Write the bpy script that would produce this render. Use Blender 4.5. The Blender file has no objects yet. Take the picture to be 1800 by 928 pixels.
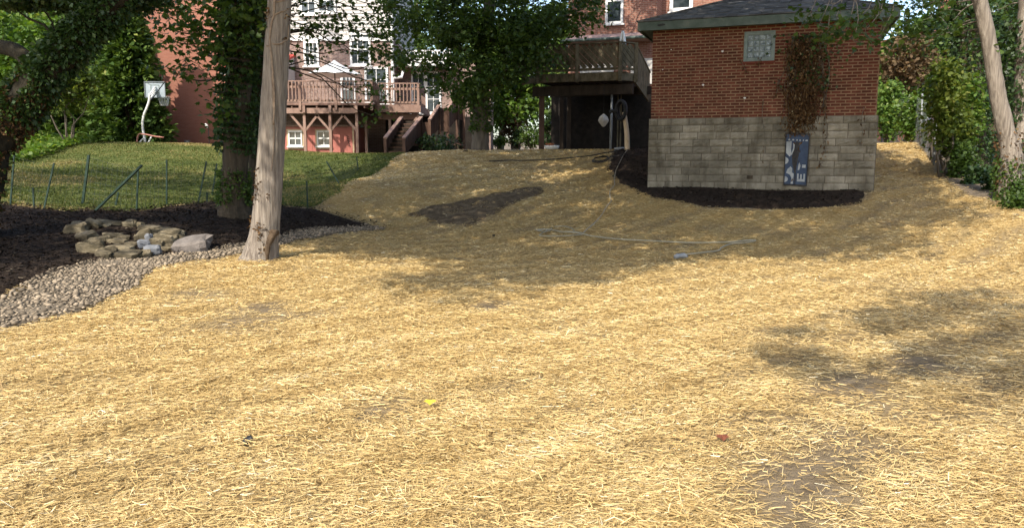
import bpy, math
import numpy as np
from mathutils import Matrix, Vector
R = math.radians
rng = np.random.default_rng(11)
scene = bpy.context.scene
COL = scene.collection

# ------------------------------------------------------------------ camera, sky, sun, exposure
EYE = 1.6
PITCH = R(7.97)
FPX = 1350.0                      # focal length in pixels of an 1800 px wide frame
cam = bpy.data.cameras.new("camera")
cam.sensor_width = 36.0
cam.lens = FPX / 1800.0 * 36.0
cam.clip_start = 0.05
cam.clip_end = 1000.0
camo = bpy.data.objects.new("camera", cam)
COL.objects.link(camo)
camo.location = (0, 0, EYE)
camo.rotation_euler = (math.pi / 2 - PITCH, 0, 0)
scene.camera = camo

SUN_AZ, SUN_EL = R(28), R(44)     # sun stands behind the camera, to the left
S = np.array([-math.sin(SUN_AZ) * math.cos(SUN_EL), -math.cos(SUN_AZ) * math.cos(SUN_EL), math.sin(SUN_EL)])
world = bpy.data.worlds.new("World")
scene.world = world
world.use_nodes = True
wn = world.node_tree.nodes
wl = world.node_tree.links
bg = wn["Background"]
sky = wn.new("ShaderNodeTexSky")
sky.sky_type = 'NISHITA'
sky.sun_disc = False
sky.sun_elevation = SUN_EL
sky.sun_rotation = math.atan2(S[0], S[1])
sky.air_density = 1.0
sky.dust_density = 2.0
sky.ozone_density = 1.0
wl.new(sky.outputs[0], bg.inputs[0])
bg.inputs[1].default_value = 0.15
sun = bpy.data.lights.new("sun", 'SUN')
sun.energy = 2.95
sun.angle = R(0.53)
sun.color = (1.0, 0.93, 0.82)
suno = bpy.data.objects.new("sun", sun)
COL.objects.link(suno)
suno.rotation_euler = Vector(S).to_track_quat('Z', 'Y').to_euler()
scene.view_settings.view_transform = 'Standard'
scene.view_settings.look = 'None'
scene.view_settings.gamma = 1.0
scene.view_settings.use_curve_mapping = False
scene.view_settings.exposure = 1.2

# ------------------------------------------------------------------ camera geometry helpers (pixels of the 1800x928 photograph -> world)
cP, sP = math.cos(PITCH), math.sin(PITCH)
def ray(px, py):
    x = (px - 900.0) / FPX; y = -(py - 464.0) / FPX
    return np.array([x, cP + y * sP, -sP + y * cP])
def P(px, py, Y):
    d = ray(px, py)
    return np.array([0, 0, EYE]) + d * (Y / d[1])
def rad(wpx, Y):                  # half a width in pixels at depth Y -> metres
    return wpx * 0.5 / FPX * Y

# ------------------------------------------------------------------ terrain: thin plate spline through surveyed points
_img = [(0,575,7.7),(250,480,10.95),(455,455,12.2),(0,515,8.9),(145,460,11.8),(240,450,12.7),(125,400,14.5),(300,400,14.5),
 (0,365,16),(220,372,16.5),(410,385,16),(560,368,18.5),(680,402,17.5),(150,360,17.5),(150,300,24),(350,300,25),(150,256,32),
 (380,258,36),(250,252,31),(30,252,30),(30,300,22),(600,272,35),(520,266,34),(600,320,24),(700,272,32),(640,322,20.3),
 (705,276,25.5),(760,268,27),(850,265.5,27),(1000,264,27),(1075,265,26.5),(750,385,18.3),(900,340,20),(900,400,17.2),(800,300,23),
 (1000,300,23.6),(1000,350,19.6),(1075,330,20.5),(1100,275,24),(1140,332,19.6),(1140,272,24),(1335,337,18.7),(1525,336,17.8),
 (1200,360,17.7),(1330,367,17.3),(1500,360,17.0),(1100,420,15.2),(1330,420,15),(1330,395,16),(1550,420,14),(1650,440,12.8),
 (1690,340,17),(1600,370,16),(1580,300,21.5),(1600,251,26),(1650,302,21),(1535,254,27),(1780,345,15.5),(1800,375,14),(1800,450,11.6),
 (1800,520,8.9),(300,560,8.1),(900,560,7.9),(1300,560,7.9),(600,480,11)]
CP = [tuple(P(*q)) for q in _img]
CP += [(-8,-8,-.1),(0,-8,0),(8,-8,.1),(-4,0,0),(0,0,0),(4,0,.02),(-4,4,-.02),(0,4,0),(4,4,.02),(-12,4,0.0),(12,4,.15),
 (-1,31,1.75),(3,31,1.75),(3,40,1.8),(12,31,2.1),(12,40,2.3),(20,18,1.1),(20,30,2.0),(-20,10,.3),(-20,18,.8),(-24,30,2.0),(-25,40,2.1),
 (0,60,1.95),(-40,70,2.2),(40,70,2.2),(-40,20,1.0),(40,20,1.2),(-30,-10,0),(30,-10,.2)]
CP = np.array(CP)
def _U(r2):
    return 0.5 * r2 * np.log(r2 + 1e-9)
_n = len(CP)
_d2 = ((CP[:, None, :2] - CP[None, :, :2]) ** 2).sum(-1)
_A = np.zeros((_n + 3, _n + 3))
_A[:_n, :_n] = _U(_d2) + np.eye(_n) * 0.6
_A[:_n, _n] = 1; _A[:_n, _n + 1:] = CP[:, :2]
_A[_n, :_n] = 1; _A[_n + 1:, :_n] = CP[:, :2].T
_w = np.linalg.solve(_A, np.concatenate([CP[:, 2], np.zeros(3)]))
def _tps(x, y):
    out = _w[_n] + _w[_n + 1] * x + _w[_n + 2] * y
    for i in range(_n):
        out = out + _w[i] * _U((x - CP[i, 0]) ** 2 + (y - CP[i, 1]) ** 2)
    return out
GX0, GY0, GD = -45.0, -16.0, 0.2
_gx = np.arange(GX0, 45.01, GD); _gy = np.arange(GY0, 76.01, GD)
_XX, _YY = np.meshgrid(_gx, _gy)
HG = np.clip(_tps(_XX, _YY), -0.4, 2.7)
def sstep(a, b, x):
    t = np.clip((x - a) / (b - a), 0, 1)
    return t * t * (3 - 2 * t)
# smooth value noise
_NT = np.random.default_rng(5).random((256, 256))
def vnoise(x, y, s=1.0):
    x = np.asarray(x, float) / s; y = np.asarray(y, float) / s
    xi = np.floor(x).astype(int); yi = np.floor(y).astype(int)
    fx = x - xi; fy = y - yi
    fx = fx * fx * (3 - 2 * fx); fy = fy * fy * (3 - 2 * fy)
    a = _NT[xi & 255, yi & 255]; b = _NT[(xi + 1) & 255, yi & 255]
    c = _NT[xi & 255, (yi + 1) & 255]; d = _NT[(xi + 1) & 255, (yi + 1) & 255]
    return (a * (1 - fx) + b * fx) * (1 - fy) + (c * (1 - fx) + d * fx) * fy
def fbm(x, y, s):
    return 0.55 * vnoise(x, y, s) + 0.3 * vnoise(x + 7.3, y + 3.1, s * .47) + 0.15 * vnoise(x + 1.7, y + 9.2, s * .21)
_far = sstep(38, 44, np.hypot(_XX, (_YY - 30) * .8))
HG = HG * (1 - _far) + np.where(_YY > 20, 2.0, 0.4) * _far
HG += (fbm(_XX, _YY, 1.6) - .5) * 0.07 * sstep(-2, 6, _YY) + (fbm(_XX + 31, _YY + 17, .7) - .5) * 0.03
def H(x, y):
    fx = np.clip((np.asarray(x, float) - GX0) / GD, 0, len(_gx) - 1.001)
    fy = np.clip((np.asarray(y, float) - GY0) / GD, 0, len(_gy) - 1.001)
    ix = fx.astype(int); iy = fy.astype(int); fx = fx - ix; fy = fy - iy
    return (HG[iy, ix] * (1 - fx) + HG[iy, ix + 1] * fx) * (1 - fy) + (HG[iy + 1, ix] * (1 - fx) + HG[iy + 1, ix + 1] * fx) * fy
def G(px, py, far=70.0):          # where the line of sight meets the ground
    d = ray(px, py); d = d / d[1]
    t = np.linspace(1.5, far, 3000)
    z = EYE + d[2] * t
    below = np.nonzero(z < H(d[0] * t, t))[0]
    k = t[below[0]] if len(below) else far
    return np.array([d[0] * k, k, float(H(d[0] * k, k))])
def poly(pxs):
    return np.array([G(*q)[:2] for q in pxs])
def inside(pg, x, y):
    x = np.asarray(x, float); y = np.asarray(y, float)
    r = np.zeros(x.shape, bool)
    for i in range(len(pg)):
        x1, y1 = pg[i - 1]; x2, y2 = pg[i]
        c = ((y1 > y) != (y2 > y))
        r ^= c & (x < (x2 - x1) * (y - y1) / (y2 - y1 + 1e-12) + x1)
    return r
def sdist(pg, x, y):              # positive inside
    d = np.full(np.shape(x), 1e9)
    for i in range(len(pg)):
        a = pg[i - 1]; b = pg[i]; e = b - a
        t = np.clip(((x - a[0]) * e[0] + (y - a[1]) * e[1]) / (e @ e + 1e-12), 0, 1)
        d = np.minimum(d, np.hypot(x - a[0] - t * e[0], y - a[1] - t * e[1]))
    return np.where(inside(pg, x, y), d, -d)

# ------------------------------------------------------------------ materials
def ramp(nt, stops):
    n = nt.nodes.new("ShaderNodeValToRGB")
    e = n.color_ramp.elements
    while len(e) < len(stops): e.new(0.5)
    for k, (p, c) in enumerate(stops):
        e[k].position = p; e[k].color = (c[0], c[1], c[2], 1)
    return n
def newmat(name, rough=0.8, spec=0.25):
    m = bpy.data.materials.new(name); m.use_nodes = True
    nt = m.node_tree; b = nt.nodes["Principled BSDF"]
    b.inputs["Roughness"].default_value = rough
    b.inputs["Specular IOR Level"].default_value = spec
    return m, nt, b
def bump(nt, b, height, strength, dist=0.02):
    n = nt.nodes.new("ShaderNodeBump"); n.inputs["Strength"].default_value = strength; n.inputs["Distance"].default_value = dist
    nt.links.new(height, n.inputs["Height"]); nt.links.new(n.outputs[0], b.inputs["Normal"])
def pos(nt, scale=(1, 1, 1), rotz=0.0):
    g = nt.nodes.new("ShaderNodeNewGeometry"); mp = nt.nodes.new("ShaderNodeMapping")
    mp.inputs["Scale"].default_value = scale; mp.inputs["Rotation"].default_value = (0, 0, rotz)
    nt.links.new(g.outputs["Position"], mp.inputs[0]); return mp.outputs[0]
def noise(nt, vec, scale, detail=5, rough=0.6):
    n = nt.nodes.new("ShaderNodeTexNoise"); n.inputs["Scale"].default_value = scale
    n.inputs["Detail"].default_value = detail; n.inputs["Roughness"].default_value = rough
    nt.links.new(vec, n.inputs["Vector"]); return n.outputs[0]
def mixc(nt, fac, a, b, mode='MIX'):
    n = nt.nodes.new("ShaderNodeMix"); n.data_type = 'RGBA'; n.blend_type = mode
    if isinstance(fac, float): n.inputs[0].default_value = fac
    else: nt.links.new(fac, n.inputs[0])
    for s, v in ((6, a), (7, b)):
        if isinstance(v, tuple): n.inputs[s].default_value = (*v, 1)
        else: nt.links.new(v, n.inputs[s])
    return n.outputs[2]
def mathn(nt, op, a, b=0.0):
    n = nt.nodes.new("ShaderNodeMath"); n.operation = op
    for s, v in ((0, a), (1, b)):
        if isinstance(v, (int, float)): n.inputs[s].default_value = v
        else: nt.links.new(v, n.inputs[s])
    return n.outputs[0]
def noisy(name, c1, c2, scale=4, rough=.8, sc=(1, 1, 1), bs=.3, bscale=None, bd=.02, spec=.25, lo=.3, hi=.7, c3=None, objr=0.0, rotz=0.0):
    """two or three colours mixed by noise, with fine relief; objr varies the value from piece to piece"""
    m, nt, b = newmat(name, rough, spec)
    v = pos(nt, sc, rotz)
    f = noise(nt, v, scale)
    st = [(lo, c1), (hi, c2)] if c3 is None else [(lo, c1), ((lo + hi) / 2, c2), (hi, c3)]
    r = ramp(nt, st); nt.links.new(f, r.inputs[0]); c = r.outputs[0]
    if objr:
        oi = nt.nodes.new("ShaderNodeObjectInfo")
        at = nt.nodes.new("ShaderNodeAttribute"); at.attribute_name = "var"
        fr = mathn(nt, 'FRACT', mathn(nt, 'ADD', oi.outputs["Random"], at.outputs["Fac"]))
        k = mathn(nt, 'ADD', mathn(nt, 'MULTIPLY', fr, 2 * objr), 1 - objr)
        cb = nt.nodes.new("ShaderNodeCombineColor")
        for i in range(3): nt.links.new(k, cb.inputs[i])
        c = mixc(nt, 1.0, c, cb.outputs[0], 'MULTIPLY')
    nt.links.new(c, b.inputs["Base Color"])
    if bs: bump(nt, b, noise(nt, v, bscale or scale * 4, 6, .7), bs, bd)
    return m
def varmat(name, stops, rough=.7, spec=.2, trans=0.0, tcol=None):
    """colour looked up from each piece's own 'var' value (every leaf, straw or chip has one)"""
    m, nt, b = newmat(name, rough, spec)
    at = nt.nodes.new("ShaderNodeAttribute"); at.attribute_name = "var"
    r = ramp(nt, stops); nt.links.new(at.outputs["Fac"], r.inputs[0])
    nt.links.new(r.outputs[0], b.inputs["Base Color"])
    if trans:
        t = nt.nodes.new("ShaderNodeBsdfTranslucent")
        hs = mixc(nt, 1.0, r.outputs[0], tcol or (1.25, 1.25, .5), 'MULTIPLY')
        nt.links.new(hs, t.inputs[0])
        mx = nt.nodes.new("ShaderNodeMixShader"); mx.inputs[0].default_value = trans
        nt.links.new(b.outputs[0], mx.inputs[1]); nt.links.new(t.outputs[0], mx.inputs[2])
        nt.links.new(mx.outputs[0], nt.nodes["Material Output"].inputs[0])
    return m
def brickmat(name, ang, c1, c2, mort, wear=(.3, .22, .17)):
    m, nt, b = newmat(name, .85)
    v = pos(nt, (1, 1, 1), ang)
    sp = nt.nodes.new("ShaderNodeSeparateXYZ"); nt.links.new(v, sp.inputs[0])
    cb = nt.nodes.new("ShaderNodeCombineXYZ"); nt.links.new(sp.outputs[0], cb.inputs[0]); nt.links.new(sp.outputs[2], cb.inputs[1])
    t = nt.nodes.new("ShaderNodeTexBrick"); nt.links.new(cb.outputs[0], t.inputs["Vector"])
    t.inputs["Scale"].default_value = 1.0; t.inputs["Brick Width"].default_value = .21; t.inputs["Row Height"].default_value = .07
    t.inputs["Mortar Size"].default_value = .008; t.inputs["Mortar Smooth"].default_value = .2
    t.inputs["Color1"].default_value = (*c1, 1); t.inputs["Color2"].default_value = (*c2, 1); t.inputs["Mortar"].default_value = (*mort, 1)
    n = noise(nt, pos(nt), .9)
    r = ramp(nt, [(.42, (0, 0, 0)), (.75, (1, 1, 1))]); nt.links.new(n, r.inputs[0])
    f = mathn(nt, 'MULTIPLY', r.outputs[0], .5)
    c = mixc(nt, f, t.outputs[0], wear)
    nt.links.new(c, b.inputs["Base Color"])
    bump(nt, b, mathn(nt, 'SUBTRACT', 1.0, t.outputs["Fac"]), .5, .008)
    return m

M = {}
M['straw'] = varmat('straw', [(0, (.27, .17, .06)), (.25, (.475, .325, .122)), (.65, (.64, .47, .205)), (.9, (.78, .645, .37)), (1, (.84, .75, .52))], .55, .35)
M['grass'] = varmat('grass', [(0, (.045, .066, .015)), (.5, (.105, .128, .032)), (.8, (.18, .175, .055)), (1, (.32, .25, .11))], .6, .2, .25)
M['chip'] = varmat('mulch_chip', [(0, (.012, .008, .006)), (.7, (.024, .016, .011)), (.97, (.04, .028, .018)), (1, (.16, .13, .09))], .9, .15)
M['leaf_mid'] = varmat('leaf_mid', [(0, (.030, .058, .011)), (.5, (.064, .112, .019)), (.85, (.11, .16, .03)), (1, (.17, .20, .05))], .5, .35, .35)
M['leaf_dark'] = varmat('leaf_dark', [(0, (.018, .040, .012)), (.6, (.042, .080, .020)), (1, (.08, .125, .032))], .45, .4, .25)
M['leaf_bright'] = varmat('leaf_bright', [(0, (.05, .105, .02)), (.5, (.11, .19, .03)), (1, (.24, .27, .06))], .5, .35, .4)
M['leaf_yellow'] = varmat('leaf_yellow', [(0, (.06, .10, .016)), (.5, (.125, .16, .026)), (1, (.26, .26, .06))], .5, .3, .4)
M['leaf_ever'] = varmat('leaf_evergreen', [(0, (.028, .055, .014)), (.5, (.07, .125, .026)), (.85, (.13, .18, .035)), (1, (.22, .23, .055))], .6, .2, .2)
M['leaf_dry'] = varmat('leaf_dry', [(0, (.05, .028, .014)), (.5, (.10, .055, .025)), (.85, (.20, .12, .055)), (1, (.30, .23, .13))], .8, .1, .15, (1.1, .9, .6))
M['leaf_rust'] = varmat('leaf_rust', [(0, (.07, .05, .025)), (.4, (.13, .085, .045)), (.7, (.18, .13, .065)), (.8, (.09, .11, .035)), (1, (.11, .15, .04))], .7, .2, .3, (1.2, .9, .5))
M['bark_light'] = noisy('bark_light', (.12, .098, .078), (.245, .205, .162), 26, .92, (1, 1, .07), .8, 60, .04, c3=(.38, .33, .27), lo=.3, hi=.72)
M['bark_dark'] = noisy('bark_dark', (.035, .028, .018), (.10, .075, .048), 9, .95, (1, 1, .18), 1.0, 18, .04)
M['bark_shade'] = noisy('shade_dark_bark', (.016, .013, .008), (.05, .042, .026), 9, .95, (1, 1, .3), 1.0, 18, .04)  # bark darkened in its colour to stand for shade on the leaning tree
M['bark_grey'] = noisy('bark_grey', (.06, .05, .038), (.17, .14, .105), 8, .9, (1, 1, .2), .8, 18, .03)
M['vine'] = noisy('vine_stem', (.16, .11, .075), (.30, .23, .16), 18, .9)
M['mortar'] = noisy('mortar', (.17, .105, .06), (.27, .18, .105), 6, .95, bscale=60)
M['brick'] = noisy('shed_brick', (.072, .0195, .0115), (.112, .030, .0175), 3.5, .85, (1, 1, 1), .35, 70, .006, objr=.32, c3=(.15, .048, .030))
M['block'] = noisy('stone_block', (.115, .10, .070), (.215, .19, .14), 1.7, .9, (1, 1, .8), .7, 30, .02, objr=.22, c3=(.33, .295, .225), lo=.3, hi=.72)
def stain(m, scale=(1.3, 1.3, .32), lo=.46, hi=.7, amt=.75, col=(.32, .29, .24)):
    nt = m.node_tree; b = nt.nodes["Principled BSDF"]; src = b.inputs["Base Color"].links[0].from_socket
    r = ramp(nt, [(lo, (0, 0, 0)), (hi, (1, 1, 1))]); nt.links.new(noise(nt, pos(nt, scale), 2.2, 6, .65), r.inputs[0])
    nt.links.new(mixc(nt, mathn(nt, 'MULTIPLY', r.outputs[0], amt), src, mixc(nt, 1.0, src, col, 'MULTIPLY')), b.inputs["Base Color"])
stain(M['block']); stain(M['brick'], (1, 1, .5), .5, .75, .55, (.45, .42, .4)); stain(M['bark_light'], (2, 2, .5), .5, .75, .4, (.62, .56, .56))
M['joint'] = noisy('block_joint', (.05, .04, .028), (.15, .125, .09), 5, .95)
M['shingle'] = noisy('roof_shingle', (.075, .071, .064), (.16, .153, .14), 5, .9, (1, 1, 1), .4, 40, .01, objr=.3, spec=.08)
M['fascia'] = noisy('fascia_paint', (.05, .072, .058), (.085, .112, .094), 3, .6, c3=(.14, .16, .135))
M['frame_grey'] = noisy('grey_green_frame', (.13, .17, .155), (.21, .25, .23), 8, .7)
m, nt, b = newmat('glass_block', .35, .2)
r_ = ramp(nt, [(.35, (.10, .13, .14)), (.65, (.38, .44, .46))]); nt.links.new(noise(nt, pos(nt), 14, 3), r_.inputs[0]); nt.links.new(r_.outputs[0], b.inputs["Base Color"])
bump(nt, b, noise(nt, pos(nt), 30, 2), .6, .02); M['glassblock'] = m
m, nt, b = newmat('window_glass', .04, .6)
r_ = ramp(nt, [(.35, (.02, .028, .03)), (.7, (.07, .085, .09))]); nt.links.new(noise(nt, pos(nt), 2.5, 3), r_.inputs[0]); nt.links.new(r_.outputs[0], b.inputs["Base Color"]); M['glass'] = m
M['white'] = noisy('white_paint', (.62, .61, .58), (.80, .79, .76), 4, .5, bs=.05)
M['siding'] = noisy('pale_siding', (.42, .395, .36), (.54, .51, .47), 3, .6, bs=.08)
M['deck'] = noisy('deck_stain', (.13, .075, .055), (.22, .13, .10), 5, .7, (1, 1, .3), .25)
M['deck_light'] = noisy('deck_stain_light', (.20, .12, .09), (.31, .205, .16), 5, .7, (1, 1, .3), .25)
M['pink'] = noisy('pink_red_paint', (.33, .115, .09), (.42, .15, .12), 3, .65, bs=.1)
M['trimtan'] = noisy('tan_trim', (.45, .33, .2), (.55, .42, .28), 5, .7, bs=.1)
M['oldwood'] = noisy('weathered_wood', (.048, .040, .023), (.12, .098, .058), 6, .85, (1, 1, .5), .5, 40, c3=(.19, .155, .098))
M['stairwood'] = noisy('stair_wood', (.065, .036, .025), (.13, .075, .05), 6, .75, (1, 1, .3), .3)  # brown deepened in the colour for the partial shade on the stairs
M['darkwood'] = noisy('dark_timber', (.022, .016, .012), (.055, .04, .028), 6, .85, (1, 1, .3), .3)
M['underdeck_shade'] = noisy('shade_dark_wall', (.010, .008, .006), (.026, .02, .015), 5, .9)  # near-black colour puts the deep shade under the decks into the surface
M['metal'] = noisy('grey_metal', (.18, .19, .19), (.28, .29, .29), 8, .5, bs=.05, spec=.5)
M['greenmetal'] = noisy('green_post_paint', (.012, .03, .02), (.03, .055, .04), 8, .5, bs=.05)
M['wire'] = noisy('fence_wire', (.03, .04, .035), (.06, .07, .06), 8, .5, bs=0)
M['redpipe'] = noisy('red_pipe', (.30, .12, .09), (.38, .17, .13), 8, .5, bs=.05)
M['hose_black'] = noisy('black_hose', (.012, .012, .012), (.03, .03, .03), 8, .5, bs=.05)
M['hose_pale'] = noisy('pale_cord', (.24, .22, .155), (.36, .33, .235), 8, .6, bs=.05)
M['cord_tan'] = noisy('tan_cord', (.30, .25, .17), (.42, .36, .26), 8, .6, bs=.05)
M['blue'] = noisy('sign_blue', (.018, .033, .065), (.04, .065, .115), 6, .5, bs=.05)
M['signwhite'] = noisy('sign_white', (.22, .235, .235), (.38, .39, .38), 9, .5, bs=.05)
M['soot'] = noisy('sign_grime', (.02, .02, .022), (.06, .055, .05), 10, .8)
M['pebble'] = noisy('river_pebble', (.16, .125, .085), (.27, .215, .15), 5, .8, bs=.2, objr=.55)
M['rock'] = noisy('flat_stone', (.055, .045, .026), (.125, .10, .06), 5, .85, (1, 1, 2.5), .7, 25, .02, objr=.45, c3=(.26, .215, .14))
M['rock_grey'] = noisy('grey_boulder', (.13, .11, .095), (.23, .20, .175), 5, .85, (1, 1, 1), .7, 18, .03)
M['rock_blue'] = noisy('bluish_stone', (.12, .125, .135), (.21, .215, .225), 6, .8, bs=.4)
M['canvas'] = noisy('umbrella_canvas', (.70, .70, .66), (.78, .78, .74), 3, .8, bs=.05)
M['brick_left'] = brickmat('plain_red_brick', 0, (.29, .115, .075), (.335, .14, .092), (.30, .155, .11), (.31, .14, .1))
M['brick_mid'] = brickmat('mixed_brown_brick', 0, (.17, .105, .085), (.27, .175, .145), (.33, .28, .24), (.24, .175, .15))
M['brick_old'] = brickmat('old_red_brick', R(20), (.20, .075, .05), (.29, .125, .085), (.33, .24, .18), (.34, .20, .145))
M['redroof'] = noisy('red_roof', (.42, .06, .045), (.5, .09, .07), 3, .6, bs=.1)
M['pentroof'] = noisy('pent_roof', (.28, .19, .165), (.38, .27, .24), 3, .8)
M['concrete'] = noisy('pale_concrete', (.35, .33, .3), (.5, .47, .43), 6, .9)
M['black'] = noisy('black_plastic', (.012, .012, .013), (.03, .03, .03), 8, .6, bs=.1)
M['orange'] = noisy('terracotta', (.35, .12, .05), (.45, .17, .08), 8, .8)
M['yellowleaf'] = noisy('yellow_leaf', (.6, .42, .03), (.75, .55, .06), 20, .6)
M['redleaf'] = noisy('russet_leaf', (.13, .04, .02), (.2, .07, .035), 20, .6)

# ------------------------------------------------------------------ mesh helpers
class MB:
    def __init__(self): self.v = []; self.f = []; self.n = 0; self.var = []
    def add(self, V, F, var=0.0):
        V = np.asarray(V, float).reshape(-1, 3)
        self.v.append(V); self.f += [tuple(i + self.n for i in f) for f in F]
        self.var.append(np.full(len(V), var)); self.n += len(V); return self
    def par(self, p0, U, V, W, var=0.0):          # a box from a corner and three edges
        p0, U, V, W = (np.asarray(a, float) for a in (p0, U, V, W))
        if np.dot(np.cross(U, V), W) < 0: U, V = V, U
        c = [p0, p0 + U, p0 + U + V, p0 + V]
        return self.add(c + [q + W for q in c], [(3, 2, 1, 0), (4, 5, 6, 7), (0, 1, 5, 4), (1, 2, 6, 5), (2, 3, 7, 6), (3, 0, 4, 7)], var)
    def box(self, x0, x1, y0, y1, z0, z1, var=0.0):
        return self.par((x0, y0, z0), (x1 - x0, 0, 0), (0, y1 - y0, 0), (0, 0, z1 - z0), var)
    def beam(self, p, q, w, h, up=(0, 0, 1)):      # a timber from p to q (w across, h along 'up'), centred on its axis
        p = np.asarray(p, float); q = np.asarray(q, float); d = q - p; d = d / np.linalg.norm(d)
        up = np.asarray(up, float)
        if abs(d @ up) > .95: up = np.array([0, 1.0, 0])
        s = np.cross(d, up); s /= np.linalg.norm(s); u = np.cross(s, d)
        return self.par(p - s * w / 2 - u * h / 2, s * w, u * h, q - p)
    def tube(self, pts, radii, sides=8, nz=0.0, seed=0, cap=True):
        pts = np.asarray(pts, float); k = len(pts)
        radii = np.broadcast_to(np.asarray(radii, float), (k,))
        T = np.gradient(pts, axis=0); T /= np.linalg.norm(T, axis=1)[:, None] + 1e-12
        ref = np.array([0.31, 0.95, 0.05]) if abs(T[0][2]) > .6 else np.array([0, 0, 1.0])
        A = np.cross(T, ref); A /= np.linalg.norm(A, axis=1)[:, None] + 1e-9
        B = np.cross(T, A)
        th = np.arange(sides) / sides * 2 * math.pi
        r = np.repeat(radii[:, None], sides, 1)
        if nz:
            g = np.random.default_rng(seed)
            w1 = g.normal(0, 1, (sides,)); w1 = (w1 + np.roll(w1, 1)) * .5
            w2 = g.normal(0, 1, (k, sides)); w2 = (w2 + np.roll(w2, 1, 1) + np.roll(w2, 1, 0)) / 2.2
            r = r * (1 + nz * (.7 * w1[None] + .6 * w2))
        V = pts[:, None] + r[..., None] * (np.cos(th)[None, :, None] * A[:, None] + np.sin(th)[None, :, None] * B[:, None])
        F = [(i * sides + j, i * sides + (j + 1) % sides, (i + 1) * sides + (j + 1) % sides, (i + 1) * sides + j) for i in range(k - 1) for j in range(sides)]
        if cap: F += [tuple(reversed(range(sides))), tuple((k - 1) * sides + j for j in range(sides))]
        return self.add(V.reshape(-1, 3), F)
    def mesh(self, name, mat, off=(0, 0, 0), smooth=False):
        V = np.concatenate(self.v) - np.asarray(off, float)
        me = bpy.data.meshes.new(name); me.from_pydata(V.tolist(), [], self.f); me.update()
        a = me.attributes.new("var", 'FLOAT', 'POINT'); a.data.foreach_set("value", np.concatenate(self.var).astype(np.float32))
        me.materials.append(mat)
        if smooth: me.polygons.foreach_set("use_smooth", np.ones(len(me.polygons), bool))
        return me
def rootloc(o):
    while o.parent: o = o.parent
    return np.array(o.location)
def link(name, me, parent=None, **props):
    o = bpy.data.objects.new(name, me); COL.objects.link(o)
    if parent is not None: o.parent = parent
    for k, v in props.items(): o[k] = v
    return o
def part(name, mb, mat, parent, smooth=False, **props):
    """one part as a mesh of its own; points given in world space"""
    return link(name, mb.mesh(name, mat, rootloc(parent), smooth), parent, **props)
def inst(name, me, parent, Mx, **props):
    o = link(name, me, parent, **props)
    o.matrix_local = Matrix.Translation(Vector(-rootloc(parent))) @ Mx
    return o
def thing(name, label, cat, loc, group=None):
    o = bpy.data.objects.new(name, None); COL.objects.link(o)
    o.location = [float(a) for a in loc]; o['label'] = label; o['category'] = cat
    if group: o['group'] = group
    return o
def solo(name, mb, mat, label, cat, loc, group=None, smooth=False):
    o = link(name, mb.mesh(name, mat, loc, smooth)); o.location = [float(a) for a in loc]
    o['label'] = label; o['category'] = cat
    if group: o['group'] = group
    return o
def frame(o, u, n, w=(0, 0, 1)):                   # matrix with local x along u, y along n, z along w
    m = Matrix.Identity(4)
    for i, a in enumerate((u, n, w)):
        for j in range(3): m[j][i] = float(a[j])
    for j in range(3): m[j][3] = float(o[j])
    return m
def raw(name, V, k, mat, var=None, off=(0, 0, 0), F=None, smooth=False):
    """fast mesh: V (N*k,3) with k-cornered faces in order, or F (M,k) indices"""
    V = (np.asarray(V, np.float32).reshape(-1, 3) - np.asarray(off, np.float32))
    me = bpy.data.meshes.new(name); nv = len(V)
    me.vertices.add(nv); me.vertices.foreach_set("co", V.ravel())
    if F is None: F = np.arange(nv).reshape(-1, k)
    F = np.asarray(F, np.int32); nf = len(F)
    me.loops.add(nf * F.shape[1]); me.loops.foreach_set("vertex_index", F.ravel())
    me.polygons.add(nf); me.polygons.foreach_set("loop_start", np.arange(nf, dtype=np.int32) * F.shape[1])
    me.polygons.foreach_set("loop_total", np.full(nf, F.shape[1], np.int32))
    if smooth: me.polygons.foreach_set("use_smooth", np.ones(nf, bool))
    me.update(calc_edges=True)
    if var is not None:
        a = me.attributes.new("var", 'FLOAT', 'POINT'); a.data.foreach_set("value", np.asarray(var, np.float32))
    me.materials.append(mat)
    return me
def unit(a): return a / (np.linalg.norm(a, axis=-1, keepdims=True) + 1e-9)
MAPLE = np.array([(0, 0), (.22, .10), (.50, .22), (.30, .42), (.46, .74), (.16, .62), (0, 1.0), (-.16, .62), (-.46, .74), (-.30, .42), (-.50, .22), (-.22, .10)])
def leafmesh(name, C, size, mat, var, off=(0, 0, 0), droop=.3, up=.8, wide=.36, shape='quad', dirs=None):
    N = len(C); C = np.asarray(C, float)
    size = np.broadcast_to(np.asarray(size, float), (N,))[:, None]
    d = unit(rng.normal(0, 1, (N, 3)) * (1, 1, .6) + (0, 0, -droop)) if dirs is None else unit(dirs)
    s = unit(np.cross(d, rng.normal(0, .7, (N, 3)) + (0, 0, up)))
    n = np.cross(s, d)
    if shape == 'quad':
        V = np.stack([C, C + size * (.5 * d + wide * s + .08 * n), C + size * d, C + size * (.5 * d - wide * s + .08 * n)], 1)
        return raw(name, V, 4, mat, np.repeat(var, 4), off)
    k = len(MAPLE)
    pts = C[:, None] + size[:, None] * (MAPLE[None, :, :1] * s[:, None] + MAPLE[None, :, 1:] * d[:, None] + (np.abs(MAPLE[:, 0]) * .25)[None, :, None] * -n[:, None])
    ctr = (C + size * (.4 * d))[:, None]
    V = np.concatenate([ctr, pts], 1)
    base = np.arange(N)[:, None, None] * (k + 1)
    F = np.stack([np.zeros(k, int), 1 + np.arange(k), 1 + (np.arange(k) + 1) % k], 1)[None] + base
    return raw(name, V, 3, mat, np.repeat(var, k + 1), off, F.reshape(-1, 3))
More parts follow.
